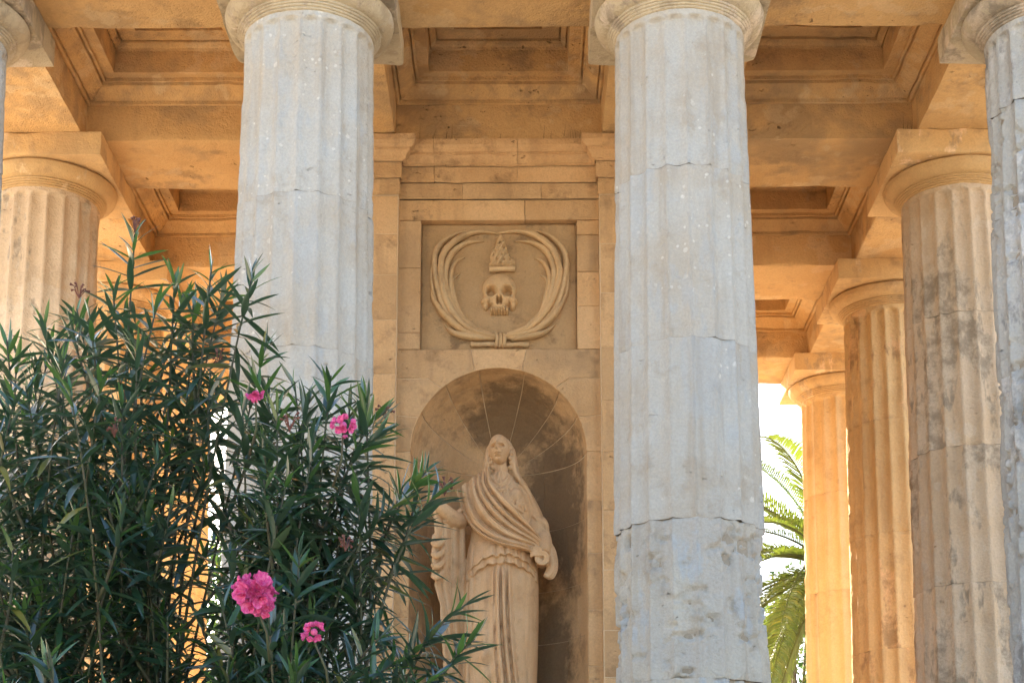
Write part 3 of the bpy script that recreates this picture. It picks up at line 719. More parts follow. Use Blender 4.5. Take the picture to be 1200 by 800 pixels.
# overfold of the dress: two scalloped hems
hem = spline([sq(*p) for p in [(545, 688), (553, 680), (566, 672), (580, 668), (592, 667), (606, 669), (619, 675), (630, 685)]], 40)
for dv_, lift in ((0.055, 0.075), (0.0, 0.040)):
    def fn(s, t, dv_=dv_, lift=lift):
        h = hem[min(39, int(s * 39.999))]; x = h[0]; zt = sq(586, 640)[1]
        zb = h[1] + dv_ + 0.007 * math.sin(s * 58 + dv_ * 60) + 0.005 * math.sin(s * 23); z = zt + (zb - zt) * t
        l, r, b_ = sect(z); c = (l + r) / 2; a = (r - l) / 2 + 0.005; fx = max(-0.985, min(0.985, (x - c) / a))
        y = -(b_ + lift * (0.3 + 0.7 * t)) * math.sqrt(1 - fx * fx) - 0.034 * (0.4 + 0.6 * t) * (fold(s * 29 + math.sin(s * 9), 0.5) - 0.4)
        return (c + a * fx, y, z)
    parts.append(sheet(fn, 110, 16, 0.04))
# mantle slung from the right shoulder across to the left forearm
Lc = spline([sq(*p) for p in [(535, 578), (541, 597), (550, 618), (565, 635), (586, 647), (610, 652), (636, 657)]], 60)
Uc = spline([sq(*p) for p in [(573, 548), (575, 572), (589, 592), (603, 606), (617, 620), (630, 633), (645, 646)]], 60)
def mantle(s, t):
    i = min(59, int(t * 59.999)); p = Lc[i] * (1 - s) + Uc[i] * s
    sag = 0.02 * math.sin(math.pi * s) * math.sin(math.pi * t); z = p[1] - sag; x = p[0]
    l, r, b_ = sect(z); c = (l + r) / 2; a = (r - l) / 2 + 0.06; fx = max(-0.97, min(0.97, (x - c) / a))
    y = -(b_ + 0.035) * math.sqrt(1 - fx * fx) - 0.02
    ph = s * 5.0 * math.pi + 1.5 * math.sin(t * 3.1 + 0.4) + 0.8 * math.sin(s * 7 + 1.0)
    k = fold(ph, 0.42); k2 = fold(ph * 2.7 + 2 * t, 0.6); y -= (0.115 * k - 0.065 + 0.020 * k2) * (0.45 + 0.55 * math.sin(math.pi * min(1, 0.15 + t * 0.9)))
    y -= 0.045 * max(0, t - 0.55) / 0.45         # held forward over the arm
    y -= 0.018 * math.exp(-((s - 0.03) / 0.05) ** 2) + 0.022 * math.exp(-((s - 0.97) / 0.06) ** 2)
    return (x, y, z)
parts.append(sheet(mantle, 110, 90, 0.07))
def limb(pts, rad, n=14, m=24):
    P = []; 
    for u, v, y in pts: q = sq(u, v); P.append((q[0], y, q[1]))
    S3 = spline(P, m); R = np.interp(np.linspace(0, 1, m), np.linspace(0, 1, len(rad)), rad); return tube(S3, R, n)
def ellipsoid(c, r, n=24, m=16):
    V = []
    for j in range(m + 1):
        a = math.pi * (j + 0.02) / (m + 0.04) - math.pi / 2
        for i in range(n): t = 2 * math.pi * i / n; V.append((c[0] + r[0] * math.cos(a) * math.cos(t), c[1] + r[1] * math.cos(a) * math.sin(t), c[2] + r[2] * math.sin(a)))
    F = gridfaces(n, m + 1, True); F.append(tuple(range(n))[::-1]); F.append(tuple(m * n + i for i in range(n))); return V, F
def ball(u, v, y, r): q = sq(u, v); return ellipsoid((q[0], y, q[1]), r if isinstance(r, tuple) else (r, r, r))
# shoulders, arms
parts.append(limb([(597, 568, 0.02), (608, 575, 0.02), (617, 587, 0.0), (626, 604, -0.01), (635, 626, -0.02)], [0.06, 0.064, 0.064, 0.062, 0.056]))
parts.append(limb([(635, 626, -0.02), (638, 640, -0.09), (636, 654, -0.16)], [0.062, 0.058, 0.05]))
parts.append(limb([(578, 568, 0.02), (566, 573, 0.02), (555, 584, 0.0), (548, 599, -0.02), (542, 612, -0.04)], [0.06, 0.064, 0.066, 0.065, 0.062]))
parts.append(limb([(540, 612, -0.04), (530, 612, -0.14), (521, 606, -0.24), (514, 601, -0.29)], [0.068, 0.066, 0.05, 0.034]))
for k in range(6):      # folds of the sleeve round the right arm
    parts.append(limb([(552 - 3 * k, 584 + 4 * k, 0.03), (545 - 3.2 * k, 597 + 3.6 * k, -0.085 - 0.018 * k), (536 - 3.2 * k, 606 + 2.6 * k, -0.05 - 0.03 * k)], [0.012, 0.018, 0.010], 8, 12))
# right hand, palm and five fingers half closed
hc = sq(510, 597)
parts.append(ellipsoid((hc[0], -0.32, hc[1]), (0.036, 0.055, 0.028), 14, 10))
for k in range(4):
    x0 = hc[0] - 0.030 + 0.019 * k; ln = (0.075, 0.088, 0.084, 0.066)[k]
    parts.append(tube(spline([(x0, -0.355, hc[1] + 0.006), (x0 - 0.004, -0.355 - ln * 0.55, hc[1] + 0.012), (x0 - 0.004, -0.355 - ln * 0.9, hc[1] - 0.012), (x0, -0.355 - ln * 0.8, hc[1] - 0.035)], 9), [0.0105] * 6 + [0.0095] * 2 + [0.008], 8))
parts.append(tube(spline([(hc[0] + 0.03, -0.31, hc[1] + 0.01), (hc[0] + 0.052, -0.345, hc[1] + 0.018), (hc[0] + 0.045, -0.39, hc[1] + 0.01)], 7), [0.013] * 5 + [0.011, 0.009], 8))
# left hand closed round the gathered cloth
hl = sq(631, 655)
parts.append(ellipsoid((hl[0], -0.20, hl[1]), (0.05, 0.045, 0.035), 14, 10))
for k in range(4):
    zq = hl[1] + 0.028 - 0.018 * k
    parts.append(tube(spline([(hl[0] + 0.02, -0.235, zq), (hl[0] - 0.025, -0.255, zq), (hl[0] - 0.055, -0.235, zq - 0.004), (hl[0] - 0.05, -0.20, zq - 0.006)], 8), 0.0105, 8))
parts.append(tube(spline([(hl[0] + 0.01, -0.22, hl[1] + 0.035), (hl[0] - 0.03, -0.25, hl[1] + 0.045)], 5), [0.013, 0.013, 0.012, 0.011, 0.009], 8))
# rolled end of the mantle and the loop of cloth falling from the left arm
rc = sq(635, 662)
for k, rr in enumerate((0.045, 0.026)):
    P = [(rc[0] + rr * math.cos(a), -0.235 + 0.006 * k, rc[1] + rr * math.sin(a)) for a in np.linspace(0, 2 * math.pi * 0.97, 22)]
    parts.append(tube(P, 0.0125, 8))
parts.append(tube([(rc[0], -0.22, rc[1]), (rc[0], -0.05, rc[1] + 0.01)], 0.046, 16))
for k, (du, dy) in enumerate(((0, 0), (-3.2, -0.02), (-6.0, -0.01))):
    parts.append(limb([(641 + du * 0.5, 634, -0.06 + dy), (648 + du, 650, -0.10 + dy), (650 + du, 668, -0.11 + dy), (645 + du * 0.8, 680 + du * 0.3, -0.12 + dy), (638, 677, -0.13 + dy)], [0.016, 0.024, 0.026, 0.024, 0.014], 10, 22))
for k in range(5):      # gathered sleeve at the left elbow
    parts.append(limb([(624 + 3 * k, 607 + 1.0 * k, -0.075 - 0.004 * k), (629 + 3.0 * k, 612 + 1.6 * k, -0.09), (632 + 2.6 * k, 621 + 1.6 * k, -0.075)], [0.007, 0.013, 0.006], 8, 10))
# bust, girdle and gathered neckline
parts.append(ball(603, 586, -0.10, (0.066, 0.062, 0.066))); parts.append(ball(630, 622, -0.03, (0.09, 0.07, 0.12))); parts.append(ball(573, 590, -0.10, (0.07, 0.05, 0.07)))
for pts in ([(576, 560), (580, 568), (586, 573), (592, 568), (597, 559)], [(573, 562), (578, 574), (587, 580), (596, 573), (601, 560)], [(598, 575), (607, 592), (612, 601)], [(609, 578), (613, 592), (616, 603)], [(604, 594), (610, 597), (616, 596)], [(598, 597), (606, 602), (613, 606)], [(612, 588), (608, 596), (602, 600)]):
    parts.append(limb([(u, v, float(yfront(*sq(u, v))) - 0.012) for u, v in pts], [0.009, 0.014, 0.014, 0.009], 8, 14))
for k in range(7):
    u0 = 577 + 3.1 * k; parts.append(limb([(u0, 563, float(yfront(*sq(u0, 563))) - 0.0), (586 + (u0 - 586) * 1.2, 577, float(yfront(*sq(u0, 577))) - 0.012), (587 + (u0 - 586) * 1.5, 594, float(yfront(*sq(min(u0, 606), 594))) - 0.0)], [0.004, 0.008, 0.004], 6, 10))
# hanging end of the cloth under the right forearm with its stepped edge
def hang(s, t):
    v = 606 + (880 - 606) * t; ul = 510 + 9 * min(1, max(0, (v - 690) / 25)) + 1.5 * math.sin(v * 0.05); ur = 545 + 1.0 * math.sin(v * 0.03)
    if v < 690: ul += 3.0 * (((v - 640) / 14.0) % 1.0 if v > 640 else 0.3)
    q = sq(ul + (ur - ul) * s, v); y = -0.13 - 0.10 * (1 - t) * (1 - s) + 0.12 * s - 0.042 * fold(s * 11 + 0.8 * math.sin(t * 5), 0.55)
    return (q[0], y, q[1])
parts.append(sheet(hang, 60, 90, 0.05))
for k in range(4):
    v0 = 645 + 12.5 * k
    parts.append(limb([(509, v0, -0.25), (514, v0 + 3, -0.275), (520, v0 - 1, -0.26), (522, v0 - 8, -0.235)], [0.020, 0.026, 0.022, 0.014], 8, 12))
    parts.append(limb([(511, v0 - 10, -0.225), (511, v0 - 4, -0.235), (512, v0 + 2, -0.24)], [0.018, 0.024, 0.022], 8, 8))
# neck, head, face
parts.append(limb([(588, 566, 0.0), (587, 556, -0.015), (586, 546, -0.03), (585.5, 536, -0.03)], [0.085, 0.062, 0.056, 0.055], 18, 16))
def head():
    nu, nv = 110, 100; c = sq(585.3, 530.5); V = []
    hw, hd, hh = 0.080, 0.108, 0.120
    for j in range(nv + 1):
        a = math.pi * (j + 0.05) / (nv + 0.1) - math.pi / 2
        for i in range(nu):
            t = 2 * math.pi * i / nu; x = math.cos(a) * math.sin(t); y = -math.cos(a) * math.cos(t); z = math.sin(a)
            jaw = 1 - 0.30 * max(0, -z - 0.1) ** 1.2
            X, Y, Z = x * hw * jaw, y * hd, z * hh
            if y < 0:
                fx, fz = X / hw, Z / hh; d = 0
                d += 0.030 * math.exp(-(fx / 0.13) ** 2) * (math.exp(-((fz + 0.16) / 0.13) ** 2) + 0.6 * math.exp(-((fz - 0.06) / 0.18) ** 2))      # nose
                d += 0.012 * math.exp(-((fz - 0.17) / 0.07) ** 2) * math.exp(-(fx / 0.6) ** 2)                                                      # brow
                for s in (-1, 1):
                    d -= 0.036 * math.exp(-(((fx - s * 0.37) / 0.20) ** 2) - ((fz - 0.03) / 0.10) ** 2)                                              # eye sockets
                    d += 0.015 * math.exp(-(((fx - s * 0.36) / 0.13) ** 2) - ((fz - 0.02) / 0.045) ** 2)
                    d += 0.008 * math.exp(-(((fx - s * 0.48) / 0.2) ** 2) - ((fz + 0.18) / 0.16) ** 2)                                               # cheeks
                d += 0.019 * math.exp(-(fx / 0.20) ** 2) * (math.exp(-((fz + 0.41) / 0.045) ** 2) + 0.9 * math.exp(-((fz + 0.53) / 0.05) ** 2))      # lips
                d -= 0.024 * math.exp(-(fx / 0.24) ** 2) * math.exp(-((fz + 0.47) / 0.03) ** 2) + 0.012 * math.exp(-(fx / 0.2) ** 2) * math.exp(-((fz + 0.66) / 0.05) ** 2)
                d += 0.018 * math.exp(-(fx / 0.3) ** 2) * math.exp(-((fz + 0.83) / 0.14) ** 2)                                                      # chin
                Y -= d * 1.7
            V.append((X, Y, Z))
    V = np.array(V); ax_ = math.radians(-3); cz, sz_ = math.cos(ax_), math.sin(ax_)      # chin lifted
    V[:, 1], V[:, 2] = V[:, 1] * cz - V[:, 2] * sz_, V[:, 1] * sz_ + V[:, 2] * cz
    az = math.radians(-9); ca, sa = math.cos(az), math.sin(az); V[:, 0], V[:, 1] = V[:, 0] * ca - V[:, 1] * sa, V[:, 0] * sa + V[:, 1] * ca
    rl = math.radians(4); ca, sa = math.cos(rl), math.sin(rl); V[:, 0], V[:, 2] = V[:, 0] * ca - V[:, 2] * sa, V[:, 0] * sa + V[:, 2] * ca
    V += np.array([c[0], -0.075, c[1]])
    F = gridfaces(nu, nv + 1, True); F.append(tuple(range(nu))[::-1]); F.append(tuple(nv * nu + i for i in range(nu))); return V.tolist(), F
# veil: hood over the back of the head, edges falling to the shoulders
parts.append(ball(586.3, 528.8, 0.03, (0.104, 0.118, 0.121)))
parts.append(limb([(577, 518, -0.03), (586, 513.5, -0.045), (595, 518, -0.03)], [0.012, 0.016, 0.012], 10, 14))
for k in range(3):
    parts.append(limb([(578 - 1.0 * k, 516 + k, -0.02 + 0.02 * k), (574 - 1.0 * k, 526, -0.03 + 0.03 * k), (571.5 - 0.8 * k, 540, -0.055 + 0.03 * k), (571 - 0.3 * k, 553, -0.08 + 0.03 * k), (573 + 0.4 * k, 568, -0.13 + 0.02 * k)], [0.012, 0.019, 0.018, 0.019, 0.018], 10, 22))
    parts.append(limb([(594 + 1.0 * k, 516 + k, -0.02 + 0.02 * k), (599 + 1.0 * k, 527, -0.03 + 0.03 * k), (602 + 1.0 * k, 541, -0.05 + 0.03 * k), (604 + 1.4 * k, 556, -0.055 + 0.03 * k), (611 + 1.6 * k, 567 + k, -0.07 + 0.02 * k), (620 + 1.6 * k, 581 + 1.6 * k, -0.06 + 0.02 * k), (628 + 1.8 * k, 601 + 2 * k, -0.06), (636 + k, 622, -0.07)], [0.012, 0.019, 0.018, 0.018, 0.019, 0.017, 0.014, 0.012], 10, 30))
for s, ub in ((-1, 576.5), (1, 598.5)):      # waved hair beside the face
    for k in range(5): parts.append(ball(ub - s * 0.5 + s * (k % 2) * 1.2, 529 + 5.2 * k, -0.085 + 0.008 * k, 0.017))
for k in range(7): parts.append(ball(578.5 + 2.4 * k, 519.6 + 0.32 * (k - 3) ** 2, -0.115 + 0.005 * (k - 3) ** 2, (0.015, 0.013, 0.013)))
hx, hf = head(); parts_n = len(hx)
V, F = merge(parts)
tmp = obj('statue_source', mesh('statue_source', V, F, M['statue']))
md = tmp.modifiers.new('r', 'REMESH'); md.mode = 'VOXEL'; md.voxel_size = 0.0048
sm = tmp.modifiers.new('s', 'SMOOTH'); sm.factor = 0.5; sm.iterations = 1
dg = bpy.context.evaluated_depsgraph_get(); me = bpy.data.meshes.new_from_object(tmp.evaluated_get(dg)); me.name = 'statue_figure'
bpy.data.objects.remove(tmp)
import bmesh
bm = bmesh.new(); bm.from_mesh(me); hm = mesh('head', hx, hf, M['statue'], True); bm.from_mesh(hm); bm.to_mesh(me); bm.free(); bpy.data.meshes.remove(hm)
print('statue faces', len(me.polygons))
me.materials.clear(); me.materials.append(M['statue']); me.polygons.foreach_set('use_smooth', [True] * len(me.polygons))
zfoot = float(_sz[0])
statue = obj('statue', None, None, (SXO, YS, zfoot - 0.14))
tag(statue, 'pale limestone statue of a veiled robed woman standing in the arched niche', 'statue')
obj('figure', me, statue, (0, 0, -(zfoot - 0.14)))
V, F = rough_box((0.78, 0.52, 0.14), 0.05, 0.006, 0.02, 0.004, 8); obj('plinth', mesh('plinth', V, F, M['statue'], True), statue, (-0.02, 0, 0.068))
V, F = rough_box((0.95, 0.60, max(0.05, zfoot - 0.14 - ZNB - 0.003)), 0.08, 0.006, 0.02, 0.004, 9)
obj('pedestal', mesh('pedestal', V, F, M['niche'], True), statue, (-0.02, 0, -(zfoot - 0.14 - ZNB) / 2))
#@@S1
# ------------------------------------------------------------------ plants: materials
def leaf_mat(name, c1, c2, back, rough=0.32, trans=0.35, spec=0.5):
    m, nt, bsdf = new_mat(name); b = NB(nt); oi = b.n('ShaderNodeObjectInfo'); geo = b.n('ShaderNodeNewGeometry')
    fac = b.math('FRACT', b.math('ADD', oi.outputs['Random'], geo.outputs['Random Per Island']))
    col = b.mix(fac, c1, c2); col = b.mix(b.rng(fac, 0.965, 0.985), col, (0.22, 0.19, 0.04))
    col = b.mix(b.math('MULTIPLY', geo.outputs['Backfacing'], 0.6), col, back)
    b.link(col, bsdf.inputs['Base Color']); bsdf.inputs['Roughness'].default_value = rough; bsdf.inputs['Specular IOR Level'].default_value = spec
    bsdf.inputs['Coat Weight'].default_value = 1.0 if spec > 0.55 else 0.0; bsdf.inputs['Coat Roughness'].default_value = 0.24
    tr = b.n('ShaderNodeBsdfTranslucent'); tc = b.mix(1.0, col, (1.5, 1.9, 0.6), 'MULTIPLY'); b.link(tc, tr.inputs['Color'])
    mx = b.n('ShaderNodeMixShader'); mx.inputs[0].default_value = trans; b.link(bsdf.outputs[0], mx.inputs[1]); b.link(tr.outputs[0], mx.inputs[2])
    b.link(mx.outputs[0], nt.nodes['Material Output'].inputs['Surface']); return m
def plain_mat(name, c, c2=None, rough=0.7, scale=12, trans=0.0):
    m, nt, bsdf = new_mat(name); b = NB(nt); tc = b.n('ShaderNodeTexCoord')
    nz = b.noise(tc.outputs['Object'], scale, 4, 0.6); col = b.mix(b.rng(nz, 0.35, 0.65), c, c2 or tuple(x * 0.6 for x in c)); b.link(col, bsdf.inputs['Base Color'])
    bsdf.inputs['Roughness'].default_value = rough
    if trans:
        tr = b.n('ShaderNodeBsdfTranslucent'); b.link(col, tr.inputs['Color']); mx = b.n('ShaderNodeMixShader'); mx.inputs[0].default_value = trans
        b.link(bsdf.outputs[0], mx.inputs[1]); b.link(tr.outputs[0], mx.inputs[2]); b.link(mx.outputs[0], nt.nodes['Material Output'].inputs['Surface'])
    return m
M['leaf'] = leaf_mat('oleander_leaf', (0.010, 0.038, 0.030), (0.030, 0.075, 0.032), (0.05, 0.085, 0.065), 0.30, 0.22, 1.0)
M['leaf_young'] = leaf_mat('oleander_leaf_young', (0.04, 0.10, 0.028), (0.075, 0.155, 0.04), (0.08, 0.13, 0.06), 0.28, 0.38, 0.6)
M['stem'] = plain_mat('oleander_stem', (0.055, 0.065, 0.028), (0.05, 0.042, 0.025), scale=30)
M['petal'] = plain_mat('pink_petal', (0.68, 0.05, 0.27), (0.82, 0.22, 0.46), 0.6, 3, 0.25)
M['dead'] = plain_mat('withered_bloom', (0.10, 0.035, 0.03), (0.16, 0.06, 0.04), 0.8, 20)
M['palm_leaf'] = leaf_mat('palm_leaf', (0.10, 0.125, 0.035), (0.17, 0.165, 0.05), (0.13, 0.14, 0.05), 0.45, 0.32, 0.4)
M['bark'] = plain_mat('bark', (0.13, 0.10, 0.07), (0.07, 0.05, 0.035), 0.9, 8)
M['tree_leaf'] = leaf_mat('tree_leaf', (0.035, 0.06, 0.022), (0.06, 0.09, 0.03), (0.05, 0.08, 0.04), 0.5, 0.3, 0.3)
M['dry_grass'] = plain_mat('dry_grass', (0.16, 0.11, 0.05), (0.10, 0.065, 0.03), 0.9, 20)

# ------------------------------------------------------------------ dry grass on the ledges
GV, GF = [], []
for k in range(64):
    side = k % 8 == 7
    if k < 50:
        e_ = random.random(); xx = AX + (random.choice([-1, 1]) * (HX - 0.13 - abs(random.gauss(0, 0.13))) if e_ < 0.7 else random.uniform(-0.6, 0.6)); yy = YW - random.uniform(0.02, 0.12); z0 = 7.386
    else: xx = colx[3] - 0.52 + random.random() * 0.22; yy = rowy[1] - 0.50 - random.random() * 0.05; z0 = ZAB1 - 0.006
    hgt = random.uniform(0.03, 0.15); o = len(GV); dx, dy = random.gauss(0, 0.02), random.gauss(0, 0.015); w_ = 0.0022
    for t in (0, 0.5, 1.0): GV += [(xx - w_ * (1 - t * 0.8) + dx * t * t, yy + dy * t, z0 + hgt * t), (xx + w_ * (1 - t * 0.8) + dx * t * t, yy + dy * t, z0 + hgt * t)]
    GF += [(o, o + 1, o + 3, o + 2), (o + 2, o + 3, o + 5, o + 4)]
tag(obj('dry_grass', mesh('dry_grass', GV, GF, M['dry_grass'])), 'sparse dry grass stems sprouting along the stone ledges', kind='stuff')

# ------------------------------------------------------------------ oleanders
def leaf_mesh(bend, twist, fold_, wide=0.066):
    n = 7; V = []
    for i in range(n):
        t = i / (n - 1); wv = wide * (math.sin(math.pi * (0.06 + 0.94 * t) ** 0.85) ** 0.8 if i < n - 1 else 0.02) + 0.006 * (1 - t)
        z = -bend * t * t; a = twist * t
        for s in (-1, 0, 1):
            x = s * wv; zz_ = z + abs(s) * wv * fold_; V.append((x * math.cos(a) - 0 * math.sin(a), t, zz_ + x * math.sin(a)))
    return np.array(V), gridfaces(3, n)
LEAVES = [leaf_mesh(b_, t_, f_) for b_, t_, f_ in ((0.10, 0.3, 0.35), (0.22, -0.3, 0.3), (0.03, 0.1, 0.45), (0.34, 0.5, 0.25))]
LME = [[mesh('leaf', v, f_, M['leaf'], True) for v, f_ in LEAVES], [mesh('leaf', v, f_, M['leaf_young'], True) for v, f_ in LEAVES]]
def frame(d, up):
    d = Vector(d).normalized(); x = d.cross(Vector(up)); x = x.normalized() if x.length > 1e-4 else Vector((1, 0, 0)); z = x.cross(d)
    return Matrix((x, d, z)).transposed()
def shrub(name, label, base, tips, infill, seed, flowers, dead):
    rd = random.Random(seed); root = empty(name, base); tag(root, label, 'shrub', 'oleander shrubs before the temple')
    leaves = []        # (matrix3, position, length, young)
    def shoot(P, r0, r1, start, dens, sub):
        """stem along the points P, leaves in whorls of three over the part above start"""
        V, F = tube(P, np.linspace(r0, r1, len(P)), 6); me = mesh('branch', np.array(V) - np.array(base), F, M['stem'], True)
        obj('branch', me, root)
        P = np.array(P); seg = np.linalg.norm(np.diff(P, axis=0), axis=1); L = seg.sum(); cum = np.concatenate([[0], np.cumsum(seg)])
        s = L * start; ang = rd.random() * 6
        while s < L - 0.004:
            i = min(len(seg) - 1, int(np.searchsorted(cum, s) - 1)); i = max(i, 0); q = P[i] + (P[i + 1] - P[i]) * (s - cum[i]) / seg[i]; T = Vector(P[i + 1] - P[i]).normalized()
            rem = L - s; ang += 1.05 + rd.gauss(0, 0.12)
            spread = math.radians(22 + 66 * min(1, rem / 0.26) + rd.gauss(0, 12)); ln = (0.070 + 0.065 * min(1, rem / 0.12)) * rd.uniform(0.82, 1.2)
            a_ = T.orthogonal().normalized(); b_ = T.cross(a_)
            for k in range(3):
                if rd.random() < 0.12 + 0.30 * min(1, rem / 0.8): continue
                t = ang + k * 2.094 + rd.gauss(0, 0.15); out = a_ * math.cos(t) + b_ * math.sin(t); sp = spread + rd.gauss(0, 0.13)
                d = T * math.cos(sp) + out * math.sin(sp); d.z -= 0.26 * min(1, rem / 0.4) + rd.uniform(0, 0.12) + (0.25 if rd.random() < 0.12 else 0)
                leaves.append((frame(d, T + Vector((rd.gauss(0, .25), rd.gauss(0, .25), 0.3))), Vector(q), ln, rem < 0.09 and rd.random() < 0.55))
            s += (0.017 + 0.021 * min(1, rem / 0.25)) * dens * rd.uniform(0.8, 1.25)
    B = Vector(base)
    for k, (u, v, Y) in enumerate(list(tips) + infill):
        T = at(u, v, Y); b0 = B + Vector((rd.gauss(0, 0.16), rd.gauss(0, 0.16), 0))
        Cc = (T + Vector((-0.30 - rd.uniform(0, .1), rd.gauss(0, .05), -0.20))) if u > 436 else Vector((b0.x * 0.55 + T.x * 0.45, b0.y * 0.55 + T.y * 0.45, b0.z + (T.z - b0.z) * 0.62)) + Vector((rd.gauss(0, .13), rd.gauss(0, .10), rd.gauss(0, .1)))
        P = [tuple(b0 * (1 - t) ** 2 + Cc * 2 * t * (1 - t) + T * t * t) for t in np.linspace(0, 1, 14)]
        L = (T - b0).length; st = max(0.15, 1 - (rd.uniform(0.32, 0.46) if u > 436 else rd.uniform(0.55, 0.85)) / L)
        shoot(P, 0.008, 0.0026, st, 0.78 if u > 436 else 1.0, True)
        for j in range(rd.choice((1, 2, 2, 3)) if u < 436 else 0):
            t = rd.uniform(0.55, 0.88) if u < 436 else 0.86; p0 = Vector(P[int(t * 13)]); d = (Vector(P[-1]) - p0).normalized(); sidev = Vector((rd.gauss(0, 1), rd.gauss(0, 1), 0)).normalized()
            ln = rd.uniform(0.22, 0.42); p1 = p0 + d * ln * 0.45 + sidev * ln * 0.30; p2 = p0 + d * ln * 0.95 + sidev * ln * 0.42
            shoot([tuple(p0 * (1 - q) ** 2 + p1 * 2 * q * (1 - q) + p2 * q * q) for q in np.linspace(0, 1, 7)], 0.006, 0.0028, 0.2, 1.05, False)
    # the 300 leaves that show largest are objects of their own, the rest is one mass of leaves
    def score(l):
        u, v = pix(l[1]); inside = -20 < u < 1220 and -20 < v < 800
        return (0 if inside else 1, l[1].y)
    leaves.sort(key=score)
    for R, q, ln, yg in leaves[:300]:
        o = obj('leaf', LME[1 if yg else 0][rd.randrange(4)], root)
        o.matrix_local = Matrix.Translation(q - B) @ (R * ln).to_4x4()
    for yg in (False, True):
        V, F = [], []; n0 = 0
        for R, q, ln, y_ in leaves[300:]:
            if y_ != yg: continue
            v, f_ = LEAVES[rd.randrange(4)]; A = np.array(R) * ln; V.append(v @ A.T + np.array(q - B)); F += [tuple(i + n0 for i in qd) for qd in f_]; n0 += len(v)
        if n0:
            fo = obj('foliage', mesh('foliage', np.vstack(V), F, M['leaf_young' if yg else 'leaf'], True), root); fo['kind'] = 'stuff'
    # blooms
    pv, pf = [], []
    for j in range(5):
        for i in range(5):
            s_, t_ = (i - 2) / 2, j / 4; pv.append((s_ * 0.55 * math.sin(math.pi * (0.15 + 0.75 * t_)) ** 0.8, t_, 0.28 * t_ * t_ + 0.14 * s_ * s_ - 0.10 * math.sin(s_ * 4 + t_ * 5) * t_))
    pme = mesh('petal', pv, gridfaces(5, 5), M['petal'], True)
    for u, v, Y, rr, nfl in flowers:
        c = at(u, v, Y); V, F = ellipsoid((0, 0, 0), (rr * 0.28,) * 3, 8, 6); fo = obj('flower', mesh('flower', V, F, M['petal'], True), root, c - B)
        P0 = c - Vector((0, 0, 0.02)); st = P0 + Vector((rd.gauss(0, .03), 0.06, -0.13)); V, F = tube([tuple(st), tuple((st + P0) / 2 + Vector((0.01, 0, 0))), tuple(P0)], [0.004, 0.003, 0.0025], 6)
        obj('flower_stalk', mesh('flower_stalk', np.array(V) - np.array(base), F, M['stem'], True), root)
        for k in range(nfl):      # florets of overlapping petals over the near side of a ball
            ct = Vector((rd.gauss(0, 1), rd.gauss(-0.6, 0.8), rd.gauss(0.1, 0.9))).normalized(); pc = ct * rr * rd.uniform(0.45, 0.7)
            for i in range(6):
                a = i * 1.05 + rd.random(); o1 = ct.orthogonal().normalized(); o2 = ct.cross(o1); d = (o1 * math.cos(a) + o2 * math.sin(a)) * 0.9 + ct * rd.uniform(0.2, 0.8)
                o = obj('petal', pme, fo); o.matrix_local = Matrix.Translation(pc) @ (frame(d, ct) * (rr * rd.uniform(0.30, 0.48))).to_4x4()
    for u, v, Y in dead:
        c = at(u, v, Y); V, F = [], []; pr_ = []
        for k in range(9):
            d = Vector((rd.gauss(0, 1), rd.gauss(0, 1), rd.gauss(0.3, 0.8))).normalized() * rd.uniform(0.015, 0.035); pr_.append(tube([(0, 0, -0.03), tuple(d * 0.6), tuple(d)], [0.0012, 0.0014, 0.0045], 5))
        V, F = merge(pr_); obj('withered_bloom', mesh('withered_bloom', V, F, M['dead']), root, c - B)
    return root
rdm = random.Random(5)
def fill(n, u0, u1, v0, v1, Y0, Y1):
    return [(rdm.uniform(u0, u1), rdm.uniform(v0, v1), rdm.uniform(Y0, Y1)) for _ in range(n)]
bL = at(110, 1000, 4.75); bL = (bL.x, 4.75, GROUND)
shrub('oleander', 'tall dark green oleander shrub filling the lower left, reaching above its neighbour', bL,
      [(158, 275, 4.7), (105, 372, 4.5), (52, 378, 4.6), (8, 398, 4.5), (205, 325, 4.8), (248, 312, 4.7), (296, 322, 4.7), (262, 340, 4.9), (132, 335, 4.6), (185, 352, 4.5), (75, 420, 4.3), (30, 452, 4.3), (160, 400, 4.4), (312, 402, 4.7), (120, 440, 4.3), (225, 395, 4.9), (-20, 430, 4.5), (90, 362, 4.8), (20, 410, 4.8), (60, 400, 4.9), (110, 400, 4.9), (145, 370, 4.9), (215, 350, 4.9), (40, 430, 4.6)],
      fill(19, -70, 175, 430, 620, 4.1, 5.2) + fill(26, -80, 195, 600, 860, 3.9, 5.2), 21,
      [], [(158, 262, 4.7), (93, 338, 4.5), (255, 417, 4.7), (135, 500, 4.3)])
bR = at(352, 1000, 4.55); bR = (bR.x, 4.55, GROUND)
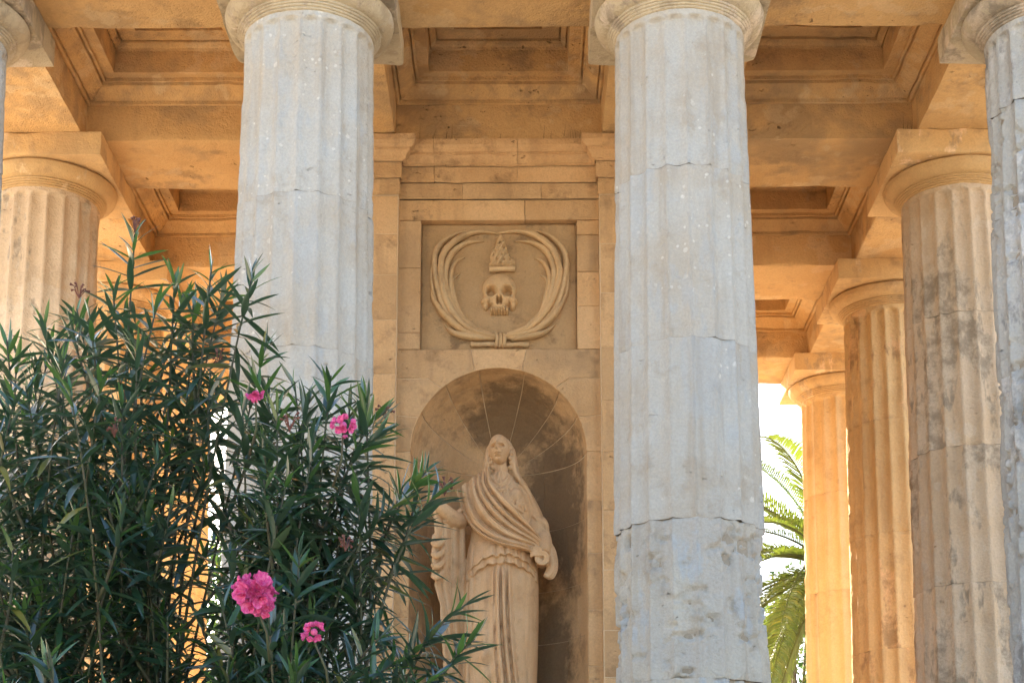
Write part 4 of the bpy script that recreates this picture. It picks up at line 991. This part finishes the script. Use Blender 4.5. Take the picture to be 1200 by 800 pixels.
shrub('oleander', 'pink flowering oleander shrub in front of the second column, lower than the tall one', bR,
      [(298, 442, 4.5), (345, 447, 4.6), (388, 440, 4.4), (428, 466, 4.4), (450, 482, 4.5), (440, 512, 4.4), (520, 573, 4.3), (470, 588, 4.3), (500, 552, 4.35), (546, 708, 4.1), (510, 742, 4.1), (556, 748, 4.05), (370, 505, 4.3), (325, 482, 4.3), (284, 476, 4.5), (462, 775, 4.1), (360, 470, 4.5), (410, 475, 4.5), (315, 460, 4.6), (420, 560, 4.3), (510, 792, 4.0), (450, 742, 4.1)],
      fill(11, 272, 405, 510, 640, 4.1, 4.9) + fill(19, 240, 395, 640, 870, 3.9, 4.9) + fill(4, 440, 520, 770, 860, 3.9, 4.3), 22,
      [(300, 461, 4.15, 0.031, 8), (402, 498, 4.1, 0.036, 11), (299, 696, 3.8, 0.056, 32), (368, 740, 3.8, 0.031, 10)], [(405, 632, 4.1), (451, 478, 4.5), (521, 568, 4.3), (340, 492, 4.2)])

# ------------------------------------------------------------------ palm and trees behind the temple
def palm(base, top, label, seed, n=74, length=3.0):
    rd = random.Random(seed); root = empty('palm_tree', base); tag(root, label, 'palm tree'); B = Vector(base); H = top - B.z
    prof = []; 
    for k in range(60):
        z = H * k / 59; prof.append((0.20 + 0.05 * math.exp(-z * 2) + 0.025 * (k % 2), z))
    V, F = revolve(prof, 16, 0.01, seed); obj('trunk', mesh('trunk', V, F, M['bark'], False), root)
    for k in range(n):
        az = k * 2.39996 + rd.gauss(0, 0.12); el = math.radians(60 - 112 * (k / n) + rd.gauss(0, 5)); L = length * rd.uniform(0.85, 1.1)
        d = Vector((math.cos(az) * math.cos(el), math.sin(az) * math.cos(el), math.sin(el))); p = Vector((0, 0, H)) + d * 0.1; P = [p.copy()]
        for i in range(13):
            d.z -= 0.085 + 0.02 * i / 13; d.normalize(); p = p + d * (L / 13); P.append(p.copy())
        parts_ = [tube([tuple(q) for q in P], np.linspace(0.022, 0.004, 14), 5)]; V, F = merge(parts_)
        for i in range(8, 150):
            t = i / 150 * 13; j = min(12, int(t)); q = P[j] + (P[j + 1] - P[j]) * (t - j); T = (P[j + 1] - P[j]).normalized(); sd2 = T.cross(Vector((0, 0, 1))); sd2 = sd2.normalized() if sd2.length > 1e-3 else Vector((1, 0, 0)); up = sd2.cross(T)
            s = 1 if i % 2 else -1; ll = 0.42 * math.sin(math.pi * (0.12 + 0.80 * i / 150)) ** 0.7 * rd.uniform(0.9, 1.1)
            dd = (T * 0.75 + sd2 * s * 0.75 + up * (0.35 + rd.gauss(0, .08))).normalized(); e1 = q + dd * ll * 0.55; e2 = q + dd * ll - Vector((0, 0, 0.16 * ll)); wv = dd.cross(up).normalized() * 0.015; o = len(V)
            V += [tuple(q - wv * .5), tuple(q + wv * .5), tuple(e1 - wv), tuple(e1 + wv), tuple(e2)]; F += [(o, o + 1, o + 3, o + 2), (o + 2, o + 3, o + 4)]
        obj('frond', mesh('frond', V, F, M['palm_leaf']), root)
pc = at(975, 665, 22.5)
palm((pc.x, 22.5, GROUND), pc.z, 'date palm with drooping yellow green fronds beyond the right colonnade', 3)
def tree(base, h, rad, label, seed, n=6500):
    rd = random.Random(seed); root = empty('tree', base); tag(root, label, 'tree', 'trees behind the temple')
    pts = [(0, 0, 0), (0.1, 0.05, h * 0.3), (0.0, 0.1, h * 0.6), (0.1, 0, h * 0.85)]; br = [tube(spline(pts, 12), np.linspace(0.22, 0.05, 12), 8)]
    cl = []
    for k in range(26):
        a = rd.random() * 6.28; zz_ = h * rd.uniform(0.42, 0.98); rr = rad * math.sqrt(max(0.05, 1 - ((zz_ / h - 0.66) / 0.40) ** 2)) * rd.uniform(0.35, 0.95)
        c = Vector((rr * math.cos(a), rr * math.sin(a), zz_)); cl.append((c, rd.uniform(0.5, 0.95))); br.append(tube([(0, 0, h * 0.3), tuple(c * 0.5 + Vector((0, 0, h * 0.2))), tuple(c)], [0.07, 0.04, 0.012], 5))
    V, F = merge(br); obj('trunk', mesh('trunk', V, F, M['bark'], True), root)
    V, F = [], []
    for k in range(n):
        c, r = cl[rd.randrange(len(cl))]; g_ = Vector((rd.gauss(0, 1), rd.gauss(0, 1), rd.gauss(0, .8))); p = c + g_.normalized() * r * rd.random() ** 0.4
        a = Vector((rd.gauss(0, 1), rd.gauss(0, 1), rd.gauss(0, 1))).normalized(); b_ = a.orthogonal().normalized(); s = rd.uniform(0.05, 0.11); o = len(V)
        V += [tuple(p - a * s), tuple(p + b_ * s * 0.5), tuple(p + a * s), tuple(p - b_ * s * 0.5)]; F.append((o, o + 1, o + 2, o + 3))
    obj('crown', mesh('crown', V, F, M['tree_leaf']), root)
tp = at(925, 700, 30); tree((tp.x, 30, GROUND), at(925, 590, 30).z - GROUND, 3.4, 'dark leafy tree behind the palm beyond the right colonnade', 51)
tp = at(215, 700, 28); tree((tp.x - 0.3, 28, GROUND), at(250, 640, 28).z - GROUND, 2.6, 'leafy tree behind the left colonnade, glimpsed through the oleander', 52)
